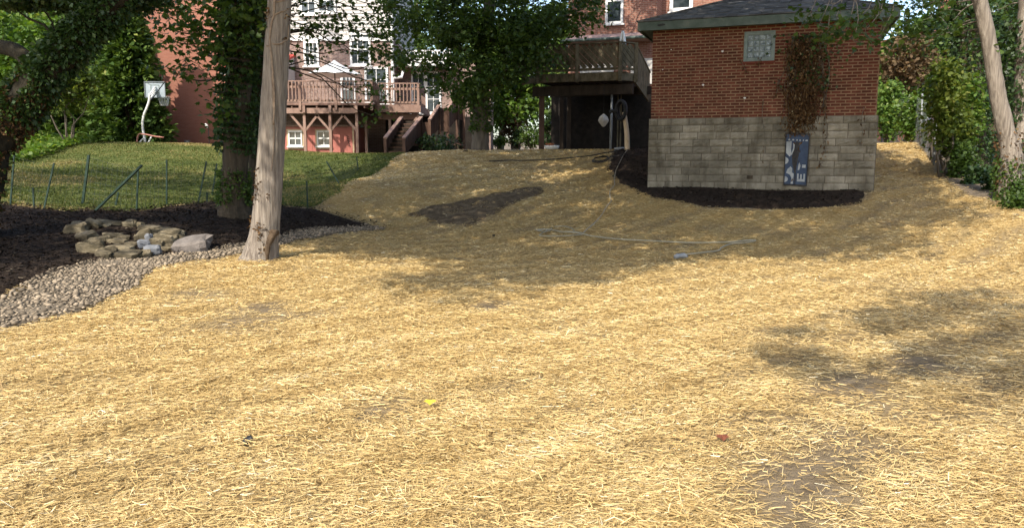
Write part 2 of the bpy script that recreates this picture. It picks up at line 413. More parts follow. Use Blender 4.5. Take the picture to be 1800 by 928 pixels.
def clumps(center, radii, ncl, per, cr, hollow=.45, flat=.65, seed=None):
    """leaf points gathered in clumps through an ellipsoid; gives points, each leaf's var and the clump centres"""
    g = np.random.default_rng(seed) if seed is not None else rng
    d = unit(g.normal(0, 1, (ncl, 3))); rr = (hollow + (1 - hollow) * g.random(ncl) ** .6)[:, None]
    cc = np.asarray(center) + d * rr * np.asarray(radii)
    return scatter(cc, per, cr, flat, g) + (cc,)
def scatter(cc, per, cr, flat=.65, g=None):
    g = g or rng
    ncl = len(cc); cr = np.broadcast_to(np.asarray(cr, float), (ncl,)) * (.6 + .8 * g.random(ncl))
    pts = np.repeat(cc, per, 0) + g.normal(0, .55, (ncl * per, 3)) * np.repeat(cr, per)[:, None] * (1, 1, flat)
    var = np.clip(np.repeat(g.random(ncl) * .55 + .1, per) + g.normal(0, .16, ncl * per), 0, 1)
    return pts, var
def curve(pts, n=24):                              # smooth path through points (Catmull-Rom)
    p = np.asarray(pts, float); p = np.vstack([2 * p[0] - p[1], p, 2 * p[-1] - p[-2]])
    out = []
    m = len(p) - 3
    for t in np.linspace(0, m - 1e-6, n):
        i = int(t); f = t - i; a, b, c, d = p[i:i + 4]
        out.append(.5 * ((2 * b) + (c - a) * f + (2 * a - 5 * b + 4 * c - d) * f * f + (3 * b - a - 3 * c + d) * f ** 3))
    return np.array(out)
def limb(mb, a, b, r0, r1, sag=.3, n=7, sides=6, seed=0):
    g = np.random.default_rng(seed + 900)
    a = np.asarray(a, float); b = np.asarray(b, float); L = np.linalg.norm(b - a)
    m1 = a + (b - a) * .35 + g.normal(0, .08, 3) * L + (0, 0, .12 * L * sag); m2 = a + (b - a) * .7 + g.normal(0, .07, 3) * L
    mb.tube(curve([a, m1, m2, b], n), np.linspace(r0, r1, n), sides, .1, seed)

# ================================================================== SHADE: the big canopy whose shade falls across the plot (see trees below)
# ------------------------------------------------------------------ zones of the ground
Z_PEB = poly([(-260,600),(-150,560),(0,526),(60,500),(100,478),(160,458),(250,452),(330,447),(370,440),(430,430),(500,414),(560,401),(640,396),(682,402),(610,410),(520,424),(486,436),(430,447),(380,456),(300,466),(262,478),(232,510),(150,545),(60,568),(0,588),(-120,640)])
Z_MUL = poly([(-300,352),(0,360),(120,374),(165,368),(240,374),(330,361),(385,356),(440,361),(545,367),(620,387),(684,403),(640,399),(560,404),(500,417),(430,433),(370,443),(250,455),(160,462),(95,484),(0,522),(-300,600)])
_sh = [np.array([3.481, 19.58]), np.array([8.316, 17.82])]
_su = np.array([math.cos(R(20)), -math.sin(R(20))]); _sb = np.array([math.sin(R(20)), math.cos(R(20))])
Z_BED = np.vstack([poly([(1100,262),(1076,275),(1068,292),(1082,314),(1108,332),(1150,350),(1230,363),(1330,368),(1450,366),(1512,357),(1522,343)]), [_sh[1] + _sb * .1 - _su * .1, _sh[1] + _sb * .6 - _su * .4, _sh[0] + _sb * .6 + _su * .4, _sh[0] + _sb * 5 + _su * .2, _sh[0] + _sb * 6.5 - _su * .6]])
Z_SOIL = poly([(726,376),(745,366),(800,356),(850,346),(905,335),(960,327),(948,342),(905,360),(872,378),(840,394),(800,396),(760,388)])
Z_LAWN = np.vstack([poly([(-300,350),(0,358),(120,373),(225,375),(330,360),(385,355),(440,360),(545,366),(566,358),(600,338),(640,314),(690,282),(702,273)]), [(-4.6, 34), (-5, 38), (-14, 46), (-34, 44), (-34, 16)]])
Z_LAWNS = Z_LAWN
Z_EDGE = np.vstack([poly([(1900,392),(1800,374),(1745,352),(1700,344),(1655,312),(1640,285),(1622,262),(1602,250)]), [(13.2, 28), (12.5, 40), (40, 40), (40, 12)]])   # rough ground right of the straw
def straw_density(x, y):
    d = np.ones(np.shape(x))
    wob = (fbm(x, y, .9) - .5) * .5
    for z, k in ((Z_LAWN, .0), (Z_MUL, .0), (Z_PEB, .02), (Z_BED, .0), (Z_SOIL, .42), (Z_EDGE, .03)):
        s = sdist(z, x, y) + wob * .45
        d *= 1 - (1 - k) * sstep(-.12, .12, s)
    d *= 1 - sstep(26.5, 28.5, y)
    # thin places where the soil shows, and faint raked rows
    bare = np.zeros(np.shape(x))
    for px, py, r in ((1490,800,.42),(1420,860,.40),(1540,705,.45),(1390,905,.3),(1470,760,.35),(1620,640,.35),(430,560,.35),(470,545,.4),(330,520,.4),(1500,668,.3),(860,540,.25),(670,715,.22)):
        g = G(px, py)
        bare = np.maximum(bare, np.exp(-(((x - g[0]) / r) ** 2 + ((y - g[1]) / (r * 1.5)) ** 2) * .8))
    d *= 1 - .86 * bare * (.5 + .7 * fbm(x + 3, y, .35))
    n = fbm(x * 1.0 + y * .55, y * 1.25 - x * .5, .8)
    d *= .66 + .6 * sstep(.28, .62, n)
    row = np.sin((y * .78 - x * .62) * 2 * math.pi / .74 + 2.2 * vnoise(x, y, 1.4))
    d *= 1 + .30 * (row * sstep(-.2, 1, vnoise(x + 60, y, 1.1) * 1.6)) * sstep(3, 5, y)
    return np.clip(d, 0, 1)

# ------------------------------------------------------------------ the ground, one sheet out to the horizon
def axis(core0, core1, step, out):
    a = np.arange(core0, core1 + 1e-6, step)
    lo = [core0]; s = step
    while lo[-1] > -out: s *= 1.35; lo.append(lo[-1] - s)
    hi = [core1]; s = step
    while hi[-1] < out: s *= 1.35; hi.append(hi[-1] + s)
    return np.array(lo[:0:-1] + list(a) + hi[1:])
ax_ = axis(-16, 16, .125, 320); ay_ = axis(-2, 34, .125, 320)
XX, YY = np.meshgrid(ax_, ay_)
ZZ = H(XX, YY)
far_ = np.hypot(XX, YY - 20); ZZ = np.where(far_ > 60, ZZ + sstep(60, 250, far_) * 5 * (YY > 0), ZZ)
ny_, nx_ = XX.shape
sd_ = np.zeros(XX.shape); core = (np.abs(XX) < 18) & (YY > -3) & (YY < 36)
sd_[core] = straw_density(XX[core], YY[core])
inner = (np.abs(XX) < 15.9) & (YY > -1.9) & (YY < 33.9)
row_ = np.sin((YY * .78 - XX * .62) * 2 * math.pi / .74 + 2.2 * vnoise(XX, YY, 1.4))
ZZ += np.where(inner, row_ * .013 * sd_, 0)
idx = np.arange(ny_ * nx_).reshape(ny_, nx_)
Fg = np.stack([idx[:-1, :-1], idx[:-1, 1:], idx[1:, 1:], idx[1:, :-1]], -1).reshape(-1, 4)
m, nt, b = newmat('ground', .95, .1)
at = nt.nodes.new("ShaderNodeAttribute"); at.attribute_name = "var"
pv = pos(nt)
soil = ramp(nt, [(.3, (.10, .075, .05)), (.7, (.23, .185, .135))]); nt.links.new(noise(nt, pv, 6, 6), soil.inputs[0])
st = ramp(nt, [(.25, (.24, .15, .055)), (.42, (.41, .28, .105)), (.6, (.54, .39, .17)), (.75, (.68, .54, .29))])
nt.links.new(noise(nt, pos(nt, (14, 60, 30), R(10)), 1, 6, .75), st.inputs[0])
nt.links.new(mixc(nt, at.outputs["Fac"], soil.outputs[0], st.outputs[0]), b.inputs["Base Color"])
bump(nt, b, noise(nt, pos(nt, (18, 60, 40)), 1, 6, .75), .8, .03)
M['ground'] = m
ground = link("ground", raw("ground", np.stack([XX, YY, ZZ], -1), 4, m, np.clip(sd_, 0, 1).ravel() * .9, F=Fg, smooth=True), kind='structure')

def sheet(name, zone, mat, off, res, depth=.25, wob=.25, ws=.6, seedx=0.0):
    """a bed laid over the ground: its rim dips under the ground so the edge is irregular"""
    lo = zone.min(0) - .4; hi = np.minimum(zone.max(0), (20, 46)) + .4; lo = np.maximum(lo, (-34, -4))
    x, y = np.meshgrid(np.arange(lo[0], hi[0], res), np.arange(lo[1], hi[1], res))
    s = sdist(zone, x, y) + (fbm(x + seedx, y, ws) - .5) * wob
    z = H(x, y) + np.where(s > 0, off * np.minimum(s / depth, 1), s * .35) + (fbm(x + 5, y + seedx, .3) - .5) * off * .8 * sstep(0, depth, s)
    keep = (s > -.35)
    id_ = np.arange(x.size).reshape(x.shape)
    k4 = keep[:-1, :-1] & keep[:-1, 1:] & keep[1:, 1:] & keep[1:, :-1]
    F = np.stack([id_[:-1, :-1], id_[:-1, 1:], id_[1:, 1:], id_[1:, :-1]], -1)[k4]
    used = np.unique(F); mp = np.zeros(x.size, int); mp[used] = np.arange(len(used))
    V = np.stack([x, y, z], -1).reshape(-1, 3)[used]
    return link(name, raw(name, V, 4, mat, np.zeros(len(V)), F=mp[F], smooth=True), kind='structure')
M['mulch'] = noisy('dark_mulch', (.022, .015, .010), (.055, .039, .028), 9, .95, bs=1.0, bscale=28, bd=.05, spec=.1)
M['lawn'] = noisy('lawn_turf', (.05, .068, .018), (.10, .12, .034), 1.2, .95, bs=.8, bscale=40, bd=.03, c3=(.15, .135, .05), lo=.35, hi=.72, spec=.1)
M['pebbed'] = noisy('pebble_bed', (.10, .08, .055), (.22, .18, .13), 14, .95, bs=.8, bscale=30)
M['rawsoil'] = noisy('bare_soil', (.07, .05, .03), (.19, .14, .085), 6, .95, bs=1, bscale=18, bd=.05, spec=.1)
lawn = sheet("lawn", Z_LAWN, M['lawn'], .035, .2)
mulch = sheet("mulch_bed", Z_MUL, M['mulch'], .06, .1)
shedbed = sheet("mulch_bed", Z_BED, M['mulch'], .05, .1, seedx=9)
soilp = sheet("bare_soil", Z_SOIL, M['rawsoil'], .03, .09, .15, .45, .5)
pebbed = sheet("pebble_bed", Z_PEB, M['pebbed'], .035, .1, .2, .25, .4)

# ------------------------------------------------------------------ straw
def sample_fan(n, r0, r1, p, half, cx=0.0):
    rr = np.linspace(r0, r1, 4000); w = rr * (4 / np.maximum(rr, 4)) ** p
    c = np.cumsum(w); c /= c[-1]
    r = np.interp(rng.random(n), c, rr); a = (rng.random(n) * 2 - 1) * half
    return cx + r * np.sin(a), r * np.cos(a)
N = 1000000
x, y = sample_fan(N, 2.4, 29, 1.5, R(42))
keep = rng.random(N) < straw_density(x, y) ** 1.2
x = x[keep]; y = y[keep]; N = len(x); r = np.hypot(x, y)
L = np.clip(rng.lognormal(math.log(.036), .5, N), .014, .22) * (1 + .012 * r)
W = (.0019 + .00036 * r) * (.6 + .8 * rng.random(N))
th = np.where(rng.random(N) < .55, rng.normal(0.15, .55, N) + 1.2 * (vnoise(x, y, 1.1) - .5), rng.random(N) * math.pi)
tilt = rng.normal(0, .10, N) + (rng.random(N) < .015) * rng.normal(0, .5, N)
d = np.stack([np.cos(th) * np.cos(tilt), np.sin(th) * np.cos(tilt), np.sin(tilt)], 1)
roll = rng.normal(0, .45, N)
s0 = unit(np.cross(d, np.array([0, 0, 1.0]))); n0 = np.cross(s0, d)
s = s0 * np.cos(roll)[:, None] + n0 * np.sin(roll)[:, None]; nn = np.cross(s, d)
lift = .004 + .036 * rng.random(N) ** 1.3 * np.clip(straw_density(x, y), .25, 1) + np.abs(np.sin(tilt)) * L * .4
dense = fbm(x + 40, y + 11, .5)
lift += .03 * sstep(.5, .75, dense) * rng.random(N)
C = np.stack([x, y, H(x, y) + np.where((np.abs(x) < 15.9) & (y > -1.9), .0, 0) + lift], 1)
bend = rng.normal(0, .07, N)[:, None]
var = np.clip(.42 + rng.normal(0, .20, N) + (fbm(x + 3, y + 8, .45) - .5) * .32 - .15 * (lift < .010) + .09 * np.sin((y * .78 - x * .62) * 2 * math.pi / .74 + 2.2 * vnoise(x, y, 1.4)) + .26 * sstep(17, 21, y) * (1 - sstep(0, 3, x)), 0, 1)
hl = (L / 2)[:, None]; hw = (W / 2)[:, None]
p0 = C - d * hl; p2 = C + d * hl; p1 = C + (nn * bend + s * bend) * hl * 2
near = r < 3.9
V6 = np.stack([p0 - s * hw, p1 - s * hw, p1 + s * hw, p0 + s * hw, p1 - s * hw, p2 - s * hw * .7, p2 + s * hw * .7, p1 + s * hw], 1)[near]
V4 = np.stack([p0 - s * hw, p2 - s * hw, p2 + s * hw, p0 + s * hw], 1)[~near]
VV = np.concatenate([V6.reshape(-1, 3), V4.reshape(-1, 3)])
vv = np.concatenate([np.repeat(var[near], 8), np.repeat(var[~near], 4)])
link("straw", raw("straw", VV, 4, M['straw'], vv), kind='stuff', label='golden straw mulch spread over the whole sloping plot')
print("straw quads", len(VV) // 4)

# ------------------------------------------------------------------ mulch chips, grass, pebbles
def chips(name, zone, n, lo, hi, mat, label, bias=1.0):
    x = rng.uniform(lo[0], hi[0], n); y = rng.uniform(lo[1], hi[1], n)
    k = sdist(zone, x, y) > rng.normal(0, .10, n)
    x = x[k]; y = y[k]; n = len(x); th = rng.random(n) * 6.28
    d = np.stack([np.cos(th), np.sin(th), rng.normal(0, .25, n)], 1); s = unit(np.cross(d, rng.normal(0, .35, (n, 3)) + (0, 0, 1)))
    L = (.010 + .024 * rng.random(n))[:, None]; w = L * (.2 + .4 * rng.random(n))[:, None]
    C = np.stack([x, y, H(x, y) + .06 + .025 * rng.random(n)], 1)
    V = np.stack([C - d * L - s * w, C + d * L - s * w, C + d * L + s * w, C - d * L + s * w], 1)
    return link(name, raw(name, V, 4, mat, np.repeat(rng.random(n), 4)), kind='stuff', label=label)
chips("mulch_chips", Z_MUL, 52000, (-13, 8), (-2, 19), M['chip'], 'dark bark mulch chips covering the bed around the rocks and trees')
chips("mulch_chips", Z_BED, 16000, (2, 16), (9, 27), M['chip'], 'dark bark mulch chips along the foot of the shed')
# straw wisps blown over the dug soil
N = 380000
x = rng.uniform(-21, -2.2, N); y = rng.uniform(15.5, 37, N)
k = (sdist(Z_LAWN, x, y) > rng.normal(.05, .1, N)) & (rng.random(N) < np.clip(18 / y, .35, 1)) & (x > -.75 * y)
x = x[k]; y = y[k]; N = len(x)
th = rng.random(N) * 6.28; h = (.02 + .035 * rng.random(N)) * (.7 + .6 * fbm(x, y, 2.0)); w = .010 + .007 * rng.random(N) + .0004 * y
z = H(x, y) + .02
lx = rng.normal(0, .03, N); ly = rng.normal(0, .03, N)
V = np.stack([np.stack([x - np.cos(th) * w, y - np.sin(th) * w, z], 1), np.stack([x + np.cos(th) * w, y + np.sin(th) * w, z], 1), np.stack([x + lx, y + ly, z + h], 1)], 1)
dryp = sstep(.56, .78, fbm(x + 2, y * .6 + 4, 2.6))
link("grass", raw("grass", V, 3, M['grass'], np.repeat(np.clip(.34 + .24 * rng.normal(0, 1, N) + .7 * dryp + .28 * sstep(25.5, 28, y) * sstep(-18, -15, x) * (1 - sstep(-10.5, -8.5, x)) * fbm(x + 9, y, 1.5) * 1.6, 0, 1), 3)), kind='stuff', label='mown grass of the lawn on the bank, dry in patches')

def stone_mesh(name, mat, seed, sub=1, flat=.6, rough=.16):
    g = np.random.default_rng(seed)
    import bmesh
    bm = bmesh.new(); bmesh.ops.create_icosphere(bm, subdivisions=sub, radius=1)
    for v in bm.verts:
        k = 1 + g.normal(0, rough); v.co = Vector((v.co.x * k, v.co.y * k * .78, v.co.z * k * flat))
    me = bpy.data.meshes.new(name); bm.to_mesh(me); bm.free()
    me.polygons.foreach_set("use_smooth", np.ones(len(me.polygons), bool)); me.materials.append(mat)
    return me
pm = [stone_mesh("pebble", M['pebble'], 40 + i, 1, .55, .13) for i in range(8)]
n = 130000
x = rng.uniform(-11, -2.5, n); y = rng.uniform(6, 18.5, n)
sp = sdist(Z_PEB, x, y) + (fbm(x, y, .4) - .5) * .25
k = (sp > -.02) & (x > -.76 * y)
x = x[k]; y = y[k]
# keep a loose packing
size = .019 + .034 * rng.random(len(x)) ** 2.2
cell = {}; sel = []
for i in range(len(x)):
    c = (int(x[i] / .08), int(y[i] / .08)); ok = True
    for a in (-1, 0, 1):
        for b_ in (-1, 0, 1):
            for j in cell.get((c[0] + a, c[1] + b_), ()):
                if (x[i] - x[j]) ** 2 + (y[i] - y[j]) ** 2 < (.78 * (size[i] + size[j])) ** 2: ok = False; break
            if not ok: break
        if not ok: break
    if ok: cell.setdefault(c, []).append(i); sel.append(i)
sel = np.array(sel); sel = sel[np.argsort(-(size[sel] / np.hypot(x[sel], y[sel])) - (x[sel] > -.66 * y[sel]) * 1.0)]
rest = []
vis = 0
for q, i in enumerate(sel):
    Mx = Matrix.Translation((x[i], y[i], float(H(x[i], y[i])) + .034 + .012 * rng.random())) @ Matrix.Rotation(rng.random() * 6.28, 4, 'Z') @ Matrix.Rotation(rng.normal(0, .25), 4, 'X') @ Matrix.Diagonal((size[i], size[i], size[i], 1))
    if q < 300: inst("pebble", pm[i % 8], pebbed, Mx)
    else: rest.append((i % 8, Mx))
base = [(np.array([v.co[:] for v in me.vertices]), np.array([p.vertices[:] for p in me.polygons])) for me in pm]
Vs = []; Fs = []; vr = []; off = 0
for kk, Mx in rest:
    v, f = base[kk]; A = np.array(Mx)
    Vs.append(v @ A[:3, :3].T + A[:3, 3]); Fs.append(f + off); off += len(v); vr.append(np.full(len(v), rng.random()))
link("pebbles", raw("pebbles", np.concatenate(Vs), 3, M['pebble'], np.concatenate(vr), F=np.concatenate(Fs), smooth=True), pebbed, kind='stuff')
print("pebbles", len(sel))

# ------------------------------------------------------------------ rocks lining the head of the dry stream
def rock(name, mat, c, lx, ly, lz, rz, seed, tip=0.0):
    g = np.random.default_rng(seed)
    import bmesh
    bm = bmesh.new(); bmesh.ops.create_cube(bm, size=1)
    bmesh.ops.bevel(bm, geom=bm.edges[:], offset=.16, segments=1, affect='EDGES')
    bmesh.ops.subdivide_edges(bm, edges=[e for e in bm.edges if e.calc_length() > .4], cuts=1, use_grid_fill=True)
    sk = g.normal(0, .14, (3,))
    for v in bm.verts:
        k = g.normal(0, .045, 3)
        v.co += Vector((k[0] + sk[0] * v.co.y, k[1] + sk[1] * v.co.x, k[2] + sk[2] * v.co.x))
    bm.transform(Matrix.Translation(Vector(c)) @ Matrix.Rotation(rz, 4, 'Z') @ Matrix.Rotation(tip, 4, 'X') @ Matrix.Diagonal((lx, ly, lz, 1)))
    me = bpy.data.meshes.new(name); bm.to_mesh(me); bm.free(); me.materials.append(mat)
    return me
g0 = G(250, 440)
basin = thing("rock_pile", 'pile of flat tan and mossy stones ringing a hollow in the dark mulch', 'rock pile', g0)
# px, py of the visible face centre, size in px, lift of the base above the ground
ST = [(140,403,26,11),(163,402,18,13),(180,400,26,9),(205,400,14,7),(228,401,20,11),(240,402,14,7),(262,408,34,9),(283,413,24,9),(300,417,24,10),(315,416,12,8),
 (132,410,26,14),(150,424,28,14),(178,428,20,9),(196,421,22,8),(168,436,22,16),(205,432,22,8),(152,446,24,17),(192,447,26,10),(210,446,30,12),(222,455,32,10),
 (244,455,24,9),(180,455,22,10),(228,437,16,7),(252,425,18,20),(240,427,8,12),(278,425,20,12),(292,432,22,17),(276,434,18,13),(262,446,14,10),(305,424,10,8),(170,449,16,9),
 (290,445,16,7),(216,425,14,7),(300,440,14,7),(318,424,8,6)]
for i, (px, py, wpx, hpx) in enumerate(ST):
    g = G(px, py + hpx * .35); sc = g[1] / FPX
    tall = hpx > 15
    me = rock("stone", M['rock'], (g[0], g[1] + .05, g[2] + .05 + hpx * sc * .42), wpx * sc * 1.35, wpx * sc * (.6 if tall else .85), hpx * sc * 1.4, rng.normal(0, .25), 300 + i, rng.normal(.18, .2))
    link("stone", me, basin); me.transform(Matrix.Translation(Vector(-g0)))
g = G(340, 443); sc = g[1] / FPX
o = link("boulder", rock("boulder", M['rock_grey'], (0, 0, .12), 58 * sc, .5, 24 * sc, .12, 77, .25))
o.location = g; o['label'] = 'broad grey boulder at the edge of the rock pile'; o['category'] = 'boulder'
for i, (px, py, wpx, hpx, t) in enumerate([(259,436,20,14,'pale bluish stone leaning below a tall tan stone in the rock pile'), (274,446,28,15,'pale blue wedge stone lying lowest in the rock pile'), (268,426,12,16,'small upright whitish stone beside the tall tan one')]):
    g = G(px, py + 5); sc = g[1] / FPX
    o = link("blue_stone", rock("blue_stone", M['rock_blue'], (0, -.10, .05 + hpx * sc * .5), wpx * sc, wpx * sc * .6, hpx * sc, .3 - .2 * i, 88 + i, .3))
    o.location = g; o['label'] = t; o['category'] = 'stone'
for i, (px, py, t) in enumerate([(436,786,'small black stone lying in the straw at the front'), (819,268,'small dark stone on the crest of the straw mound'), (868,417,'tiny dark clod on the shaded straw')]):
    g = G(px, py)
    o = link("stone", rock("stone", M['hose_black'] if i != 1 else M['bark_dark'], (0, 0, .03), .05 + .10 * (i == 1), .05, .045 + .05 * (i == 1), .4, 95 + i)); o.location = g
    o['label'] = t; o['category'] = 'stone'
for i, (px, py, mt, t) in enumerate([(757,722,'yellowleaf','bright yellow fallen leaf on the straw'), (1268,787,'redleaf','russet fallen leaf on the straw near the front')]):
    g = G(px, py) + (0, 0, .05)
    mb = MB(); k = len(MAPLE); q = .085
    ring = [(a * q, c * q * .9 - .04, .02 * abs(a) * 2 + .006 * (j % 2)) for j, (a, c) in enumerate(MAPLE)]
    mb.add([(0, 0, .022)] + ring, [(0, 1 + j, 1 + (j + 1) % k) for j in range(k)])
    o = link("fallen_leaf", mb.mesh("fallen_leaf", M[mt])); o.location = g; o['label'] = t; o['category'] = 'leaf'

# ================================================================== BRICK SHED
A20 = R(20)
SU = np.array([math.cos(A20), -math.sin(A20), 0]); SN = np.array([-math.sin(A20), -math.cos(A20), 0]); UP = np.array([0, 0, 1.0])
SL = np.array([3.481, 19.58, 0]); SW = 5.145; SD = 5.3
ZB, ZS, ZT = .55, 2.53, 4.66       # foot below ground, top of the block base, top of the brickwork
def wp(u, z, out=0.0): return SL + SU * u + SN * out + UP * z
def on_shed(px, py):               # photo pixel -> (u, z) on the front wall
    d = ray(px, py); o = np.array([0, 0, EYE]); t = ((SL - o) @ SN) / (d @ SN); p = o + d * t
    return (p - SL) @ SU, p[2]
shed = thing("brick_shed", 'red brick outbuilding on a grey block base with hipped roof and dead vine', 'shed', (SL + SU * SW / 2 + UP * .8))
mb = MB(); mb.par(wp(0.004, ZS, .0), SU * (SW - .008), -SN * (SD - .06), UP * (ZT - ZS)); part("wall", mb, M['mortar'], shed)
mb = MB(); mb.par(wp(-.045, ZB, -.0), SU * (SW + .09), -SN * SD, UP * (ZS - ZB - .003)); part("base_wall", mb, M['joint'], shed)
wl_, wt_ = on_shed(1309, 57); wr_, wb_ = on_shed(1361, 107)
wz0, wz1, wu0, wu1 = wb_, wt_, wl_, wr_
CH = .0705; BL = .2135
def brick_mesh(w):
    m_ = MB(); e = .004
    h = .0545; d = .07
    V = [(0, 0, 0), (w, 0, 0), (w, 0, h), (0, 0, h), (e, d, e), (w - e, d, e), (w - e, d, h - e), (e, d, h - e)]
    m_.add(V, [(4, 7, 6, 5), (0, 4, 5, 1), (1, 5, 6, 2), (2, 6, 7, 3), (3, 7, 4, 0)])
    return m_
def flip(me):
    me.flip_normals(); return me
bmesh_full = flip(brick_mesh(BL - .0145).mesh("brick", M['brick'])); bmesh_half = flip(brick_mesh(BL / 2 - .0145).mesh("brick", M['brick']))
bricks = []
nc = int(round((ZT - ZS) / CH)); CH = (ZT - ZS) / nc
for c in range(nc):
    z = ZS + c * CH + .006
    u = 0.0
    header = False
    first = True
    off = (c % 2) * BL / 2
    u = -off
    while u < SW - .02:
        a = max(u, 0.0); b_ = min(u + BL, SW)
        for (s, e) in ([(a, b_)] if not (z > wz0 - CH * .8 and z < wz1 - .02 and b_ > wu0 and a < wu1) else [(a, min(b_, wu0)), (max(a, wu1), b_)]):
            if e - s > .035: bricks.append((s, e - s, z))
        u += BL
bricks.sort(key=lambda q: -q[0])
restb = MB(); nind = 0
for k, (u, w, z) in enumerate(bricks):
    j = rng.normal(0, .0022)
    full = abs(w - BL) < 1e-6; half = abs(w - BL / 2) < 1e-6
    vinehid = on_shed(1392, 100)[0] < u < on_shed(1440, 100)[0]
    if nind < 300 and (full or half) and not vinehid:
        inst("brick", bmesh_full if full else bmesh_half, shed, frame(wp(u, z + rng.normal(0, .0012), -.062 + j), SU, SN)); nind += 1
    else:
        bm_ = brick_mesh(w - .0145); V = bm_.v[0]
        Vw = wp(u, z, -.062 + j) + V[:, :1] * SU + V[:, 1:2] * SN + V[:, 2:] * UP
        restb.add(Vw, [tuple(reversed(f)) for f in bm_.f], rng.random())
part("brick", restb, M['brick'], shed, kind='stuff')
# block base: ten courses of rock-faced block, the lowest smooth
def block_mesh(w, h, seed, amp):
    g = np.random.default_rng(seed); nx, nz = 7, 4
    m_ = MB(); V = []
    for j in range(nz + 1):
        for i in range(nx + 1):
            ed = i in (0, nx) or j in (0, nz)
            V.append((w * i / nx, (0 if ed else .012 + abs(g.normal(0, amp))) , h * j / nz))
    F = [(j * (nx + 1) + i, j * (nx + 1) + i + nx + 1, j * (nx + 1) + i + nx + 2, j * (nx + 1) + i + 1) for j in range(nz) for i in range(nx)]
    n0 = len(V)
    V += [(0, -.05, 0), (w, -.05, 0), (w, -.05, h), (0, -.05, h)]
    tl = nz * (nx + 1)
    F += [(0, nx, n0 + 1, n0), (nx, tl + nx, n0 + 2, n0 + 1), (tl + nx, tl, n0 + 3, n0 + 2), (tl, 0, n0, n0 + 3)]
    m_.add(V, F); return m_.mesh("block", M['block'])
bh = (ZS - .80) / 10
variants = {}
vent_u, vent_z = on_shed(1318, 312)
for c in range(-1, 10):
    z = .80 + c * bh
    u = -.045; k = 0
    ws = [(.44, .33, .55, .40)[int(rng.choice(4, p=[.55, .15, .15, .15]))] for _ in range(18)]
    if c % 2: ws[0] = .22
    while u < SW + .03:
        w = min(ws[k], SW + .045 - u)
        if SW + .045 - (u + w) < .13: w = SW + .045 - u
        k += 1
        kind = (round(w, 2), 1 if c > 2 else 0, int(rng.integers(3)))
        if kind not in variants: variants[kind] = block_mesh(kind[0] - .014, bh - .013, 500 + len(variants), .013 if c > 2 else .002)
        inst("block", variants[kind], shed, frame(wp(u + .007, z + .006, .006 + rng.normal(0, .003)), SU, SN))
        u += w
mb = MB(); mb.par(wp(vent_u - .07, vent_z - .04, .014), SU * .14, SN * .022, UP * .085); part("vent", mb, M['bark_dark'], shed)
# window of glass blocks
mb = MB(); f = .075
u0, u1, z0, z1 = wu0, wu1, wz0, wz1
for (a, b_, c, d) in ((u0, u1, z1 - f, z1), (u0, u1, z0, z0 + f), (u0, u0 + f, z0 + f, z1 - f), (u1 - f, u1, z0 + f, z1 - f)):
    mb.par(wp(a, c, -.055), SU * (b_ - a), SN * .088, UP * (d - c))
win = part("window", mb, M['frame_grey'], shed)
gw = (u1 - u0 - 2 * f) / 4; gh = (z1 - z0 - 2 * f) / 4
mb = MB(); mb.par(wp(u0 + f, z0 + f, -.02), SU * 4 * gw, SN * .024, UP * 4 * gh); part("joints", mb, M['frame_grey'], win)
gb = MB()
e = .012
V = [(e, 0, e), (gw - e, 0, e), (gw - e, 0, gh - e), (e, 0, gh - e), (2.6 * e, .02, 2.6 * e), (gw - 2.6 * e, .02, 2.6 * e), (gw - 2.6 * e, .02, gh - 2.6 * e), (2.6 * e, .02, gh - 2.6 * e),
     (gw * .5, .006, gh * .45)]
gb.add(V, [(0, 4, 5, 1)[::-1], (1, 5, 6, 2)[::-1], (2, 6, 7, 3)[::-1], (3, 7, 4, 0)[::-1], (4, 8, 5)[::-1], (5, 8, 6)[::-1], (6, 8, 7)[::-1], (7, 8, 4)[::-1]])
gme = gb.mesh("glass_block", M['glassblock'])
for i in range(4):
    for j in range(4):
        inst("glass_block", gme, win, frame(wp(u0 + f + i * gw, z0 + f + j * gh, .0045), SU, SN))
mb = MB(); mb.par(wp(u0 - .02, z0 - .05, -.03), SU * (u1 - u0 + .04), SN * .07, UP * .048); part("sill", mb, M['brick'], shed)
# pale dabs of plaster and a hook on the brick face
for px, py in ((1236, 150), (1270, 91), (1309, 173), (1165, 123), (1180, 88)):
    u, z = on_shed(px, py); k = .03 if px in (1236, 1270, 1309) else .015
    mb = MB(); mb.add([wp(u + k * math.cos(t) * (1 + .3 * math.sin(3 * t)), z + k * .8 * math.sin(t), .012) for t in np.arange(7) * .9] + [wp(u, z, .026)], [(i, (i + 1) % 7, 7) for i in range(7)])
    part("plaster_dab", mb, M['white'], shed)
# roof: a hip with overhanging eaves, rows of shingles
OV = .32; ZE = 4.84; TP = math.tan(R(20.5))
ex0, ex1 = -OV, SW + OV; ey0, ey1 = OV, -SD - OV           # u range, 'out' range
hw = (ex1 - ex0) / 2; hd = (ey0 - ey1) / 2
rid = min(hw, hd) * TP
def rp(u, out, dz=0.0):
    dd = min(u - ex0, ex1 - u, ey0 - out, out - ey1); return wp(u, ZE + dd * TP + dz, out)
rx = abs(hw - hd)
if hw >= hd: R0, R1 = (ex0 + hd, ey0 - hd), (ex1 - hd, ey0 - hd)
else: R0, R1 = (ex0 + hw, ey0 - hw), (ex0 + hw, ey1 + hw)
mb = MB()
c4 = [wp(ex0, ZE, ey0), wp(ex1, ZE, ey0), wp(ex1, ZE, ey1), wp(ex0, ZE, ey1), rp(*R0), rp(*R1)]
if hw >= hd: mb.add(c4, [(0, 1, 5, 4), (1, 2, 5), (2, 3, 4, 5), (3, 0, 4)])
else: mb.add(c4, [(0, 1, 4), (1, 2, 5, 4), (2, 3, 5), (3, 0, 4, 5)])
